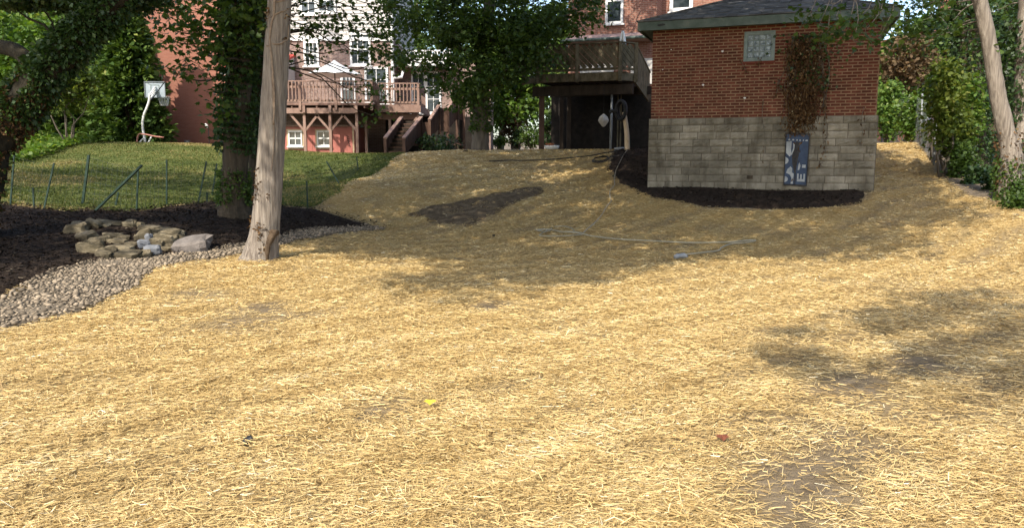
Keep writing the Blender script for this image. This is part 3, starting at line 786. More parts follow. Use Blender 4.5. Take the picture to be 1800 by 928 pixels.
roof = part("roof", mb, M['shingle'], shed)
nrm = unit(np.cross(SU, -SN * 1.0 + UP * TP)); nrm = nrm if nrm[2] > 0 else -nrm
slope = unit(-SN + UP * TP)
sm = MB()
# shingle: slightly wedge-shaped slab, lower edge proud
sw_, sl_ = .26, .19
def shingle(t=.016):
    q = MB(); q.add([(0, 0, 0), (sw_ - .008, 0, 0), (sw_ - .008, sl_, 0), (0, sl_, 0), (0, 0, t), (sw_ - .008, 0, t), (sw_ - .008, sl_, .004), (0, sl_, .004)],
                    [(4, 5, 6, 7), (0, 1, 5, 4), (1, 2, 6, 5), (3, 0, 4, 7)]); return q
shm = [shingle(.012).mesh("shingle", M['shingle']), shingle(.019).mesh("shingle", M['shingle'])]
rowh = .155; nsh = 0; rst = MB()
nrows = int(hd / math.cos(math.atan(TP)) / rowh)
for rI in range(nrows):
    dd = (rI * rowh - .02) * math.cos(math.atan(TP))
    a, b_ = ex0 + max(dd, 0), ex1 - max(dd, 0)
    u = a - (rI % 2) * sw_ * .5 * 0 + (rI % 2) * .13 - .0
    while u + sw_ < b_ + .10:
        o = wp(u, ZE + dd * TP, ey0 - dd) + nrm * (.004 + rng.random() * .004)
        Mx = frame(o, SU, slope, nrm) @ Matrix.Rotation(rng.normal(0, .012), 4, 'Z')
        if nsh < 240: inst("shingle", shm[int(rng.integers(2))], roof, Mx); nsh += 1
        else:
            q = shingle(); A = np.array(Mx); rst.add(q.v[0] @ A[:3, :3].T + A[:3, 3], q.f, rng.random())
        u += sw_
# side slopes: shingles joined (they are seen edge-on)
for side in (0, 1):
    ua = SN if side else SN; sdir = unit((-SU if side else SU) + UP * TP)
    nn_ = unit(np.cross(sdir, SN)); nn_ = nn_ if nn_[2] > 0 else -nn_
    for rI in range(int(min(hw, hd) / math.cos(math.atan(TP)) / rowh)):
        dd = (rI * rowh - .02) * math.cos(math.atan(TP))
        o0 = ey0 - max(dd, 0) - sw_ - .03 * (rI % 2)
        while o0 > ey1 + dd:
            o = wp((ex1 - dd) if side else (ex0 + dd), ZE + dd * TP, o0) + nn_ * .006
            q = shingle(); v = q.v[0]; rst.add(o + v[:, :1] * SN + v[:, 1:2] * sdir + v[:, 2:] * nn_, q.f if side else [tuple(reversed(f_)) for f_ in q.f], rng.random())
            o0 -= sw_
part("shingle", rst, M['shingle'], roof, kind='stuff')
hc = MB()
for side in (0, 1):
    a = wp(ex1 if side else ex0, ZE + .02, ey0); b_ = rp(*(R1 if (side and hw >= hd) else R0)) + UP * .03
    hc.beam(a, b_, .12, .03)
part("hip_cap", hc, M['shingle'], roof)
mb = MB(); t = .03
mb.par(wp(ex0, ZE - .21, ey0 - t), SU * (ex1 - ex0), SN * t, UP * .20); fas = part("fascia", mb, M['fascia'], shed)
mb = MB(); mb.par(wp(ex0, ZE - .21, ey0 - t - .002), SU * t, -SN * (ey0 - ey1 - t), UP * .20); part("fascia", mb, M['fascia'], shed)
mb = MB(); mb.par(wp(ex1 - t, ZE - .21, ey0 - t - .002), SU * t, -SN * (ey0 - ey1 - t), UP * .20); part("fascia", mb, M['fascia'], shed)
mb = MB(); mb.par(wp(ex0 + t + .002, ZE - .17, ey0 - t - .002), SU * (ex1 - ex0 - 2 * t - .004), -SN * (ey0 - ey1 - 2 * t), UP * .03); part("soffit", mb, M['fascia'], shed)
# rotten hole in the fascia
u, z = on_shed(1165, 41)
mb = MB(); q = wp(u + .02, ZE - .10, ey0 + .003)
mb.add([q + SU * .10 * math.cos(t) + UP * .028 * math.sin(t) * (1 + .3 * math.sin(2 * t)) + SN * .002 for t in np.arange(10) * .628], [tuple(range(10))[::-1]]); part("rot_hole", mb, M['black'], shed)
# old sign panel standing against the base
sg = [on_shed(*q) for q in ((1378, 324), (1417, 326), (1423, 237), (1382, 235))]
sc_ = wp(*sg[0], .04)
sign = thing("sign_panel", 'weathered blue and white lettered panel fixed to the grey block wall', 'sign', sc_)
def sq(a, b_, out=.0):             # a,b in 0..1 across / up the panel
    p = np.array(sg[0]) * (1 - a) * (1 - b_) + np.array(sg[1]) * a * (1 - b_) + np.array(sg[2]) * a * b_ + np.array(sg[3]) * (1 - a) * b_
    return wp(p[0], p[1], .055 + out)
def slab(pts, th, m_=None):        # flat piece with thickness; pts in panel coordinates
    m_ = m_ or MB(); k = len(pts)
    m_.add([sq(*p, 0) for p in pts] + [sq(*p, th) for p in pts], [tuple(range(k)), tuple(reversed(range(k, 2 * k)))] + [(i, k + i, k + (i + 1) % k, (i + 1) % k) for i in range(k)]); return m_
mb = MB(); mb.add([sq(a, b_, o) for o in (-.035, 0) for a, b_ in ((0, 0), (1, 0), (1, 1), (0, 1))], [(0, 1, 2, 3), (7, 6, 5, 4), (0, 4, 5, 1), (1, 5, 6, 2), (2, 6, 7, 3), (3, 7, 4, 0)])
part("board", mb, M['blue'], sign)
mb = MB()
for (a, b_, c, d) in ((-.03, 0, .02, 1), (.98, 0, 1.03, 1), (-.03, .985, 1.03, 1.02), (-.03, -.02, 1.03, .012), (.47, 0, .505, .72)): slab([(a, b_), (c, b_), (c, d), (a, d)], .012, mb)
part("edging", mb, M['soot'], sign)
# letter E lying on its back, a square dot and a stroke above it
def arc(cx, cy, rx_, ry_, a0, a1, n=9): return [(cx + rx_ * math.cos(t), cy + ry_ * math.sin(t)) for t in np.linspace(a0, a1, n)]
mb = MB()
for pl in ([(.57, .07), (.92, .07), (.92, .12), (.57, .12)], [(.57, .12), (.64, .12), (.64, .225), (.57, .225)], [(.71, .12), (.78, .12), (.78, .215), (.71, .215)], [(.85, .12), (.92, .12), (.92, .225), (.85, .225)]): slab(pl, .006, mb)
part("letter", mb, M['signwhite'], sign)
mb = MB(); slab([(.76, .345), (.92, .345), (.92, .405), (.76, .405)], .006, mb); part("letter", mb, M['signwhite'], sign)
mb = MB(); slab([(.58, .29), (.65, .30), (.70, .38), (.64, .45), (.60, .40)], .006, mb); part("letter", mb, M['signwhite'], sign)
mb = MB()
slab([(.03, .84), (.26, .86), (.24, .70), (.28, .60), (.20, .55), (.03, .62)], .005, mb)
slab([(.31, .82), (.40, .80), (.38, .70), (.28, .575), (.255, .60), (.34, .72)], .005, mb)
slab([(.02, .40), *arc(.04, .47, .12, .06, -1.2, 1.5, 6), (.02, .55)], .005, mb)
slab([(.07, .225), (.12, .30), (.26, .36), (.34, .32), (.34, .24), (.42, .22), (.40, .02), (.30, .02), (.32, .13), (.26, .19), (.16, .215)], .005, mb)
slab([(.02, .04), *arc(.03, .105, .14, .055, -1.2, 1.4, 6), (.02, .165)], .005, mb)
part("painted_shapes", mb, M['signwhite'], sign)
mb = MB()
for (a, w) in ((.10, .09), (.26, .10), (.45, .06), (.58, .06), (.73, .05), (.83, .12)): slab([(a, .868), (a + w, .868), (a + w * .9, .897), (a + w * .2, .895)], .006, mb)
part("small_letters", mb, M['signwhite'], sign)
mb = MB(); slab([(.30, .56), (.44, .86), (.62, .84), (.60, .62), (.52, .36), (.47, .20), (.40, .30), (.33, .40)], .0035, mb); part("grime", mb, M['soot'], sign)

# ================================================================== CENTRE DECK of weathered wood
dk = thing("wooden_deck", 'dark weathered wooden deck with diagonal slat railing on tall posts', 'deck', (2.3, 27.6, 1.8))
ZF = 4.42; ZR = 5.44
def DP(px, Y, z): return np.array([*P(px, 100, Y)[:2], z])
dA = DP(946, 27.85, 0); dB = DP(1090, 26.9, 0); dC = DP(1118, 27.2, 0); dZ = DP(920, 28.4, 0)
dDir = unit(dB - dA); dBack = np.array([math.sin(A20), math.cos(A20), 0])
edge = [dZ, dA, dB, dC]
mb = MB()
for p, q in zip(edge[:-1], edge[1:]): mb.beam(p + UP * (ZF - .12), q + UP * (ZF - .12), .05, .26)
part("rim_board", mb, M['oldwood'], dk)
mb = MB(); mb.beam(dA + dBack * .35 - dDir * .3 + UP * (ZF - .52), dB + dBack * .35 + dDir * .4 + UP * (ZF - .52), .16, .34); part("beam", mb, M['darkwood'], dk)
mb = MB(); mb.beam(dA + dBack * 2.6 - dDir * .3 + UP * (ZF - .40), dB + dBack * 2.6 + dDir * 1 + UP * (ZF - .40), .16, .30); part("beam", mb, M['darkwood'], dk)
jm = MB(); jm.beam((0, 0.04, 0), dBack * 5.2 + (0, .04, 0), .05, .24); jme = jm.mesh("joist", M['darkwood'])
nj = 12
for i in range(nj):
    q = dA + (dB - dA) * (i + .5) / nj + UP * (ZF - .14); inst("joist", jme, dk, Matrix.Translation(Vector(q)))
Lf = np.linalg.norm(dC - dZ)
nb_ = 34
fm = MB(); fm.beam((0, 0, 0), dDir * (np.linalg.norm(dB - dA) + .3), .138, .03); fme = fm.mesh("floor_board", M['oldwood'])
for i in range(nb_): inst("floor_board", fme, dk, Matrix.Translation(Vector(dA - dDir * .1 + dBack * (.09 + i * .145) + UP * (ZF + .03))))
def post(px, py_t, py_b, Y, w, mat='oldwood', nm="post", zt=None, zb=None):
    a = P(px, py_t, Y); b_ = P(px, py_b, Y)
    if zb is None: b_[2] = min(b_[2], float(H(a[0], Y))) - .05
    a[0] = b_[0] = (a[0] + b_[0]) / 2
    if zt is not None: a[2] = zt
    mb = MB(); mb.box(a[0] - w / 2, a[0] + w / 2, Y - w / 2, Y + w / 2, b_[2], a[2]); return part(nm, mb, M[mat], dk)
post(952, 165, 262, 28.3, .19, 'stairwood', zt=ZF - .69); post(1000, 165, 262, 31.5, .17, 'darkwood', zt=ZF - .28); post(987, 165, 262, 31.8, .15, 'darkwood', zt=ZF - .28)
a = P(1076, 145, 27.4); b_ = P(1073, 265, 27.4)
mb = MB(); mb.tube([b_ - UP * .1, [a[0], a[1], ZF - .69]], .042, 8); part("metal_post", mb, M['metal'], dk, True)
for px in (1086, 1091): post(px, 165, 262, 29.2, .05, 'oldwood', "prop", zt=ZF - .30)
# railing: top rail, bottom rail, posts, diagonal slats
for p, q in zip(edge[:-1], edge[1:]):
    mb = MB(); mb.beam(p + UP * ZR, q + UP * ZR, .13, .04); part("top_rail", mb, M['oldwood'], dk)
    mb = MB(); mb.beam(p + UP * (ZF + .15), q + UP * (ZF + .15), .05, .09); part("bottom_rail", mb, M['oldwood'], dk)
    d_ = unit(q - p); Lx = np.linalg.norm(q - p); hgt = ZR - ZF - .26; zb = ZF + .2; sp = .215; nn_ = np.array([d_[1], -d_[0], 0])
    s0 = -hgt
    while s0 < Lx:                 # slats fall from upper left to lower right
        a0, b0 = s0, s0 + hgt       # at top: s0, at bottom: s0+hgt
        za, zb2 = zb + hgt, zb
        if a0 < .03: za -= (.03 - a0); a0 = .03
        if b0 > Lx - .03: zb2 += b0 - (Lx - .03); b0 = Lx - .03
        if b0 - a0 > .12:
            mb = MB(); mb.beam(p + d_ * a0 + UP * za + nn_ * .03 * (1 if nn_[1] < 0 else -1), p + d_ * b0 + UP * zb2 + nn_ * .03 * (1 if nn_[1] < 0 else -1), .03, .135); part("slat", mb, M['oldwood'], dk)
        s0 += sp
    # boards leaning behind the slats close most gaps
    for k in range(int(Lx / .55)):
        a0 = .15 + k * .55
        if a0 + .5 < Lx and rng.random() < .75:
            mb = MB(); mb.beam(p + d_ * a0 - nn_ * .05 * (1 if nn_[1] < 0 else -1) + UP * (zb + hgt - .04), p + d_ * (a0 + .55) - nn_ * .05 * (1 if nn_[1] < 0 else -1) + UP * (zb + .06), .03, .14); part("slat", mb, M['oldwood'], dk)
for q in (dZ, dA, DP(1014, 27.4, 0), dB, dC):
    mb = MB(); mb.box(q[0] - .06, q[0] + .06, q[1] - .10, q[1] + .02, ZF - .28, ZR + .02); part("rail_post", mb, M['oldwood'], dk)
# right flank: a boarded stair rail running down behind the shed
e0 = dC; e1 = DP(1142, 29.6, 0); 
t0 = P(1118, 82, e0[1]); t1 = P(1143, 128, 29.6); q0 = P(1119, 143, e0[1]); q1 = P(1141, 176, 29.6)
t0[:2] = q0[:2] = e0[:2]; t1[:2] = q1[:2] = e1[:2]
mb = MB(); mb.beam(t0, t1, .12, .045); part("stair_rail", mb, M['oldwood'], dk)
mb = MB(); mb.beam(q0, q1, .06, .16); part("stair_rail", mb, M['oldwood'], dk)
nbd = 12
for i in range(nbd):
    f0, f1 = i / nbd + .006, (i + 1) / nbd - .006
    mb = MB(); a_, b2 = t0 + (t1 - t0) * f0, t0 + (t1 - t0) * f1; c_, d2 = q0 + (q1 - q0) * f0, q0 + (q1 - q0) * f1
    oo = np.array([.03, -.01, 0]); mb.add([c_, d2, b2, a_, c_ + oo, d2 + oo, b2 + oo, a_ + oo], [(0, 1, 2, 3), (7, 6, 5, 4), (0, 4, 5, 1), (1, 5, 6, 2), (2, 6, 7, 3), (3, 7, 4, 0)]); part("stair_board", mb, M['oldwood'], dk)
# small folded parasol standing at the rail
g = DP(1094, 27.2, ZF + .05)
um = thing("folded_parasol", 'folded grey parasol standing behind the rail of the dark wooden deck', 'parasol', g)
tp = P(1094, 54, 27.2)
mb = MB(); mb.tube([g, [g[0], g[1], tp[2]]], .018, 6); part("pole", mb, M['metal'], um)
for k in range(4):
    mb = MB(); a = k * 1.57 + .4
    mb.tube(curve([[g[0] + .03 * math.cos(a), g[1] + .03 * math.sin(a), tp[2] - .02], [g[0] + .07 * math.cos(a), g[1] + .07 * math.sin(a), tp[2] - .3], [g[0] + .10 * math.cos(a), g[1] + .10 * math.sin(a), tp[2] - .62]], 6), [.015, .03, .045, .05, .05, .045], 6); part("folded_panel", mb, M['canvas'], um, True)
# things under and beside the deck
def torus_oval(c, rx_, rz_, r, ux, n=26, ribs=0.0):
    m_ = MB(); th = np.linspace(0, 2 * math.pi, n)
    pts = [np.asarray(c) + np.asarray(ux) * rx_ * math.cos(t) + UP * rz_ * math.sin(t) for t in th]
    return m_.tube(pts, [r * (1 + ribs * (i % 2)) for i in range(n)], 8, cap=False)
c = P(1091, 194, 25.8); pp = thing("drain_hose", 'loop of dark ribbed drain hose hung on a leaning tan post', 'hose', c)
part("coil", torus_oval(c, .17, .30, .055, unit(np.array([.8, -.6, 0])), 41, .14), M['black'], pp, True)
part("coil", torus_oval(c + (.06, .1, .02), .15, .27, .05, unit(np.array([.8, -.6, 0])), 41, .14), M['black'], pp, True)
mb = MB(); mb.tube(curve([c + (-.1, .05, -.05), c + (-.24, .1, -.02), c + (-.36, .12, -.06)], 9), [.05, .06] * 4 + [.05], 8); part("hose_end", mb, M['black'], pp, True)
a = P(1097, 198, 25.9); b_ = P(1103, 268, 25.6)
mb = MB(); mb.tube(curve([b_ - UP * .15, (a + b_) / 2 + (.03, 0, 0), a], 8), [.10, .10, .095, .09, .085, .085, .08, .07], 9, .08, 4); solo("leaning_post", mb, M['trimtan'], 'tan rounded post leaning under the right end of the dark deck', 'post', b_, smooth=True)
c = P(1061, 212, 27.0)
mb = MB(); k = 6; rr_ = [(0.02, .22), (.15, .12), (.20, .0), (.17, -.07), (.10, -.15), (.06, -.20), (.01, -.22)]
V = []; 
for r_i, z_i in rr_:
    for j in range(k): V.append(c + (r_i * math.cos(j * 1.047 + .3), r_i * math.sin(j * 1.047 + .3) * .8, z_i))
mb.add(V, [(i * k + j, (i + 1) * k + j, (i + 1) * k + (j + 1) % k, i * k + (j + 1) % k) for i in range(len(rr_) - 1) for j in range(k)])
lt = thing("hanging_lantern", 'pale faceted lantern hanging in the dark beneath the wooden deck', 'lantern', c)
part("shade", mb, M['concrete'], lt)
mb = MB(); mb.tube([c + UP * .2, [c[0], c[1], ZF - .3]], .006, 5); part("cord", mb, M['black'], lt)
g = G(970, 263.5)
if g[1] > 30: g = np.array([*P(970, 264, 27)[:2], float(H(*P(970, 264, 27)[:2]))])
mb = MB(); k = 20
for i, (r_i, z_i) in enumerate([(0, .06), (.14, .06), (.17, .14), (.20, .15), (.21, .14), (.17, .02), (0, .02)]): mb.add([g + (r_i * math.cos(j * 6.2832 / k) * 1.3, r_i * math.sin(j * 6.2832 / k), z_i) for j in range(k)], [])
mb.f = [(i * k + j, (i + 1) * k + j, (i + 1) * k + (j + 1) % k, i * k + (j + 1) % k) for i in range(6) for j in range(k)]
solo("basin", mb, M['white'], 'white shallow basin lying on the crest of the straw mound', 'basin', g, smooth=True)
g2 = g + (-.06, .45, .0); g2[2] = float(H(g2[0], g2[1]))
mb = MB(); mb.tube([g2, g2 + UP * .18, g2 + UP * .19, g2 + UP * .23], [.10, .14, .165, .165], 12); solo("flower_pot", mb, M['orange'], 'small terracotta pot behind the white basin under the deck', 'pot', g2, smooth=False)
g3 = P(1093, 262, 26.3); g3[2] = float(H(g3[0], g3[1]))
mb = MB(); mb.tube(curve([g3 + (-.25, 0, .05), g3 + (-.05, -.05, .07), g3 + (.18, .0, .07)], 8), .05, 8); solo("pipe_end", mb, M['metal'], 'short grey pipe lying at the foot of the leaning tan post', 'pipe', g3, smooth=True)

# ================================================================== OLD BRICK HOUSE behind the centre deck
YB = 31.6
hb0 = P(1000, 60, YB + .9); hb0[2] = 0
HU, HN = SU, SN
def hp(s, z, out=0.0): return hb0 + HU * s + HN * out + UP * z
def on_plane(px, py, p0, n):
    d = ray(px, py); o = np.array([0, 0, EYE]); t = ((p0 - o) @ n) / (d @ n); return o + d * t
def hs(px, py):
    p = on_plane(px, py, hb0, HN); return (p - hb0) @ HU, p[2]
oh = thing("brick_house", 'old red brick house standing behind the dark wooden deck', 'house', hb0 + HU * 2 + UP * 1.8)
s1 = hs(1155, 20)[0]
mb = MB(); mb.par(hp(0, 1.0), HU * s1, -HN * 8, UP * 9.5); mb.par(hp(s1, 1.0, -1.2), HU * 5.2, -HN * 6.5, UP * 9.0); mb.par(hp(-.45, 4.9 - 4.0, -1.5), HU * .45, -HN * 5, UP * 9.0); part("wall", mb, M['brick_old'], oh)
def window(root, o, u, n, w, h, fr=.09, cols=1, rows=2, fmat='white', curtain=False, depth=.06, sash=True):
    """window with a frame, a pane for each light, glazing bars; o = lower left corner on the wall face"""
    m_ = MB()
    for (a, b_, c, d) in ((0, w, h - fr, h), (0, w, 0, fr), (0, fr, fr, h - fr), (w - fr, w, fr, h - fr)): m_.par(o + u * a + UP * c + n * .003, u * (b_ - a), n * depth, UP * (d - c))
    f_ = part("window", m_, M[fmat], root)
    iw, ih = (w - 2 * fr) / cols, (h - 2 * fr) / rows
    for i in range(cols):
        for j in range(rows):
            m_ = MB(); m_.par(o + u * (fr + i * iw) + UP * (fr + j * ih) + n * .004, u * iw, n * .012, UP * ih); part("pane", m_, M['glass'], f_)
    bt = .03 if cols > 1 else .05
    for i in range(1, cols): m_ = MB(); m_.par(o + u * (fr + i * iw - bt / 2) + UP * fr + n * .017, u * bt, n * .02, UP * (h - 2 * fr)); part("bar", m_, M[fmat], f_)
    for j in range(1, rows): m_ = MB(); q = .06 if j * 2 == rows else bt; m_.par(o + u * fr + UP * (fr + j * ih - q / 2) + n * .018, u * (w - 2 * fr), n * .022, UP * q); part("bar", m_, M[fmat], f_)
    m_ = MB(); m_.par(o - u * .06 - UP * .06 + n * .003, u * (w + .12), n * .12, UP * .058); part("sill", m_, M[fmat], f_)
    return f_
a = hs(1064, 44); b_ = hs(1097, -40); window(oh, hp(a[0], a[1], 0), HU, HN, b_[0] - a[0], b_[1] - a[1], .10)
mb = MB(); p_ = on_plane(1177, 22, hp(s1, 0, -1.2), HN); q_ = on_plane(1220, -46, hp(s1, 0, -1.2), HN); window(oh, p_, HU, HN, (q_ - p_) @ HU, q_[2] - p_[2], .14)
# lit candle-like bulb behind the upper pane
a = hs(1004, 76); b_ = hs(1140, 62)
mb = MB(); z0, z1 = a[1], b_[1] + .12
mb.add([hp(0, z0, .75), hp(s1 - .1, z0, .75), hp(s1 - .1, z1, 0.004), hp(0, z1, 0.004), hp(0, z0 - .08, .75), hp(s1 - .1, z0 - .08, .75), hp(s1 - .1, z0 - .08, 0.004), hp(0, z0 - .08, 0.004)], [(0, 1, 2, 3), (4, 7, 6, 5), (0, 4, 5, 1), (1, 5, 6, 2), (0, 3, 7, 4)])
part("pent_roof", mb, M['pentroof'], oh)
mb = MB(); mb.tube([hp(-.05, z0 - .03, .80), hp(s1 - .05, z0 - .03, .80)], .06, 8); part("gutter", mb, M['fascia'], oh)
mb = MB(); mb.tube([hp(.10, z0 - .03, .06), hp(.10, 9, .06)], .05, 8); part("downpipe", mb, M['trimtan'], oh)
mb = MB(); mb.par(hp(2.6, 4.45, .01), HU * .95, HN * .05, UP * 1.0); part("white_door", mb, M['siding'], oh)
mb = MB(); mb.par(hp(.5, 4.75, .01), HU * 1.4, HN * .05, UP * .55); part("white_door", mb, M['siding'], oh)
mb = MB(); mb.par(hp(-.6, 1.2, .35), HU * (s1 + 1.2), HN * .1, UP * (ZF - 1.6)); part("shade_dark_wall", mb, M['underdeck_shade'], oh)
mb = MB(); mb.par(hp(1.2, 1.4, .46), HU * .95, HN * .04, UP * 2.0); part("cellar_door", mb, M['underdeck_shade'], oh)

# ================================================================== PALE HOUSE with the brown deck (left of centre)
E1 = np.array([1.0, 0, 0]); NF = np.array([0, -1.0, 0])
def at(px, py, Y): return P(px, py, Y)
YH = 37.0
hx0 = at(395, 60, YH)[0]; hx1 = at(690, 60, YH)[0]
zs = at(600, 68, YH)[2]
ph = thing("pale_house", 'brown brick house with pale siding above and white sash windows behind the deck', 'house', ((hx0 + hx1) / 2, YH + 4, 1.8))
mb = MB(); mb.box(hx0, hx1, YH, YH + 8, 1.0, zs); part("wall", mb, M['brick_mid'], ph)
mb = MB(); mb.box(hx0, hx1, YH + .05, YH + 8, zs + .001, zs + 4.5); part("upper_wall", mb, M['siding'], ph)
k = 0; z = zs + .05
sd = MB()
while z < zs + 4.3:
    m_ = MB(); m_.add([(hx0 - .01, YH + .045, z), (hx1 + .01, YH + .045, z), (hx1 + .01, YH + .045, z + .15), (hx0 - .01, YH + .045, z + .15), (hx0 - .01, YH + .005, z), (hx1 + .01, YH + .005, z), (hx1 + .01, YH + .036, z + .15), (hx0 - .01, YH + .036, z + .15)],
                      [(4, 5, 6, 7), (0, 1, 5, 4), (3, 7, 6, 2), (0, 4, 7, 3), (1, 2, 6, 5)])
    part("siding_board", m_, M['siding'], ph); z += .155
mb = MB(); mb.box(hx0 - .05, hx1 + .06, YH - .07, YH - .005, zs - .12, zs + .04); part("band", mb, M['white'], ph)
def win(px0, px1, py0, py1, cols, rows, fr=.10, root=ph, Y=YH):
    a = at(px0, py1, Y); b_ = at(px1, py0, Y); a[1] = Y
    return window(root, a, E1, NF, b_[0] - a[0], b_[2] - a[2], fr, cols, rows)
win(535, 560, 73, 117, 3, 2); win(616, 651, 58, 116, 3, 2); win(528, 556, -22, 27, 2, 2); win(558, 590, -22, 24, 2, 2); win(642, 682, 118, 182, 2, 3); win(600, 624, 128, 186, 3, 2, .12)
win(404, 416, 30, 60, 1, 2); win(400, 416, 180, 215, 1, 2)
# recessed wing with a white balcony rail and glazed doors
YW = YH + 1.6; wx1 = at(862, 100, YW)[0]
mb = MB(); mb.box(hx1 + .001, wx1, YW, YW + 6, 1.0, at(700, 112, YW)[2]); part("wing_wall", mb, M['brick_mid'], ph)
zc = at(740, 117, YW - .8)[2]; zc2 = at(740, 107, YW - .8)[2]
mb = MB(); mb.box(hx1 + .002, at(795, 100, YW - .8)[0], YW - .9, YW + .0, zc, zc2); part("balcony_edge", mb, M['white'], ph)
bx0, bx1 = hx1 + .05, at(792, 100, YW - .8)[0]; zr = at(740, 90, YW - .8)[2]
mb = MB(); mb.box(bx0, bx1, YW - .88, YW - .80, zr - .05, zr + .03); part("balcony_rail", mb, M['white'], ph)
mb = MB(); mb.box(bx0, bx1, YW - .87, YW - .81, zc2 + .05, zc2 + .1); part("balcony_rail", mb, M['white'], ph)
mb = MB(); mb.box(0, .045, 0, .045, 0, zr - zc2 - .09); bal = mb.mesh("balcony_baluster", M['white'])
xx = bx0 + .05
while xx < bx1: inst("balcony_baluster", bal, ph, Matrix.Translation((xx, YW - .865, zc2 + .07))); xx += .135
mb = MB(); mb.box(bx1 - .12, bx1, YW - .9, YW - .78, zc2 - .4, zr + .1); part("balcony_post", mb, M['white'], ph)
win(724, 748, 127, 200, 2, 3, .09, ph, YW); win(749, 775, 127, 200, 2, 3, .09, ph, YW)
dx = at(690, 60, YH)[0]
mb = MB(); mb.tube([(dx - .02, YH - .09, 3.9), (dx - .02, YH - .09, zs + .2), (dx - .02, YH - .09, zs + 4)], .075, 8); mb.tube([(dx, YH - .09, at(0, 138, YH)[2]), (dx + .38, YH + .05, at(0, 136, YH)[2]), (dx + .42, YH + .2, at(0, 126, YH)[2])], .065, 8); part("downspout", mb, M['white'], ph)
# lean-to with a red edged roof at the left end of the terrace
lx0, lx1 = at(400, 110, 36)[0], at(508, 110, 36)[0]
zl = at(490, 121, 35.2)[2]
mb = MB(); mb.add([(lx0, 35.0, zl), (lx1 - .35, 35.0, zl), (lx1 + .05, YH - .01, zl + .75), (lx0, YH - .01, zl + .75), (lx0, 35.0, zl + .1), (lx1 - .35, 35.0, zl + .1), (lx1 + .05, YH - .01, zl + .85), (lx0, YH - .01, zl + .85)], [(3, 2, 1, 0), (4, 5, 6, 7), (0, 1, 5, 4), (1, 2, 6, 5), (2, 3, 7, 6), (3, 0, 4, 7)])
lr = part("porch_roof", mb, M['redroof'], ph)
mb = MB(); mb.box(lx0, lx1 - .36, 35.05, 35.15, zl - .28, zl - .002); part("porch_beam", mb, M['white'], ph)
mb = MB(); mb.add([(lx1 - .33, 35.1, zl - .4), (lx1 - .02, YH - .02, zl - .5), (lx1 - .02, YH - .02, zl + .72), (lx1 - .33, 35.1, zl - .02), (lx1 - .36, 35.1, zl - .4), (lx1 - .05, YH - .02, zl - .5), (lx1 - .05, YH - .02, zl + .72), (lx1 - .36, 35.1, zl - .02)], [(0, 1, 2, 3), (7, 6, 5, 4), (0, 4, 5, 1), (1, 5, 6, 2), (2, 6, 7, 3), (3, 7, 4, 0)]); part("porch_side", mb, M['siding'], ph)

# ------------------------------------------------------------------ the brown deck
Y1, Y2 = 32.0, 33.0
zf = at(0, 181, Y1)[2]; zr = at(0, 143, Y1)[2]; zm = at(0, 153, Y1)[2]
xa = at(400, 160, Y1)[0]; xb = at(655, 160, Y1)[0]; xc = at(737, 160, Y2)[0]
bd = thing("brown_deck", 'brown stained deck with baluster railings on braced posts above the pink shed', 'deck', ((xa + xb) / 2, 34, 1.8))
fb = MB(); fb.box(0, xb - xa, 0, .14, -.03, 0); fbm_ = fb.mesh("floor_board", M['deck_light'])
for i in range(33): inst("floor_board", fbm_, bd, Matrix.Translation((xa, Y1 + .02 + i * .15, zf)))
fb = MB(); fb.box(0, xc - xb - .01, 0, .14, -.03, 0); fbm_ = fb.mesh("floor_board", M['deck_light'])
for i in range(26): inst("floor_board", fbm_, bd, Matrix.Translation((xb + .01, Y2 + .02 + i * .15, zf - .004)))
bl = MB(); bl.box(-.02, .02, -.02, .02, 0, 1); blm = bl.mesh("baluster", M['deck_light'])
def railing(p, q, ztop, zlow, zmid=None, posts=1.6, first=True, mat='deck_light'):
    p = np.array([p[0], p[1], 0.]); q = np.array([q[0], q[1], 0.]); Lr = np.linalg.norm(q - p); d = (q - p) / Lr
    m_ = MB(); m_.beam(p + UP * ztop, q + UP * ztop, .12, .045); part("top_rail", m_, M[mat], bd)
    m_ = MB(); m_.beam(p + UP * zlow, q + UP * zlow, .045, .09); part("bottom_rail", m_, M[mat], bd)
    if zmid: m_ = MB(); m_.beam(p + UP * zmid, q + UP * zmid, .045, .09); part("mid_rail", m_, M[mat], bd)
    n_ = int(Lr / .145)
    for i in range(1, n_): inst("baluster", blm, bd, Matrix.Translation(Vector(p + d * Lr * i / n_ + UP * (zlow + .02) + np.array([-d[1], d[0], 0]) * -.045)) @ Matrix.Diagonal((1, 1, ztop - zlow - .03, 1)))
    k_ = max(1, int(round(Lr / posts)))
    for i in range(0 if first else 1, k_ + 1):
        c = p + d * Lr * i / k_; m_ = MB(); m_.box(c[0] - .05, c[0] + .05, c[1] - .05, c[1] + .05, zf - .3, ztop - .03); part("rail_post", m_, M[mat], bd)
railing((xa, Y1 + .03), (xb - .05, Y1 + .03), zr, zf + .08, zm)
railing((xb - .05, Y1 + .1), (xb - .05, Y2 + .0), zr, zf + .08, zm, first=False)
railing((xb + .05, Y2 + .03), (xc - .05, Y2 + .03), zr, zf + .08, zm)
railing((xc - .05, Y2 + .1), (xc - .05, Y2 + 2.3), zr, zf + .08, zm, first=False)
mb = MB(); mb.box(xb + .02, xc, Y2 - .03, Y2 + .02, zf - .33, zf - .035); part("rim_board", mb, M['deck_light'], bd)
mb = MB(); mb.box(xc + .001, xc + .05, Y2 - .03, Y2 + 3.6, zf - .33, zf - .035); part("rim_board", mb, M['deck_light'], bd)
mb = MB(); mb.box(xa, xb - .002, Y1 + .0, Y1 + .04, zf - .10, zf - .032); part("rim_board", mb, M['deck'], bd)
zb0, zb1 = at(0, 199.5, Y1)[2], at(0, 190, Y1)[2]
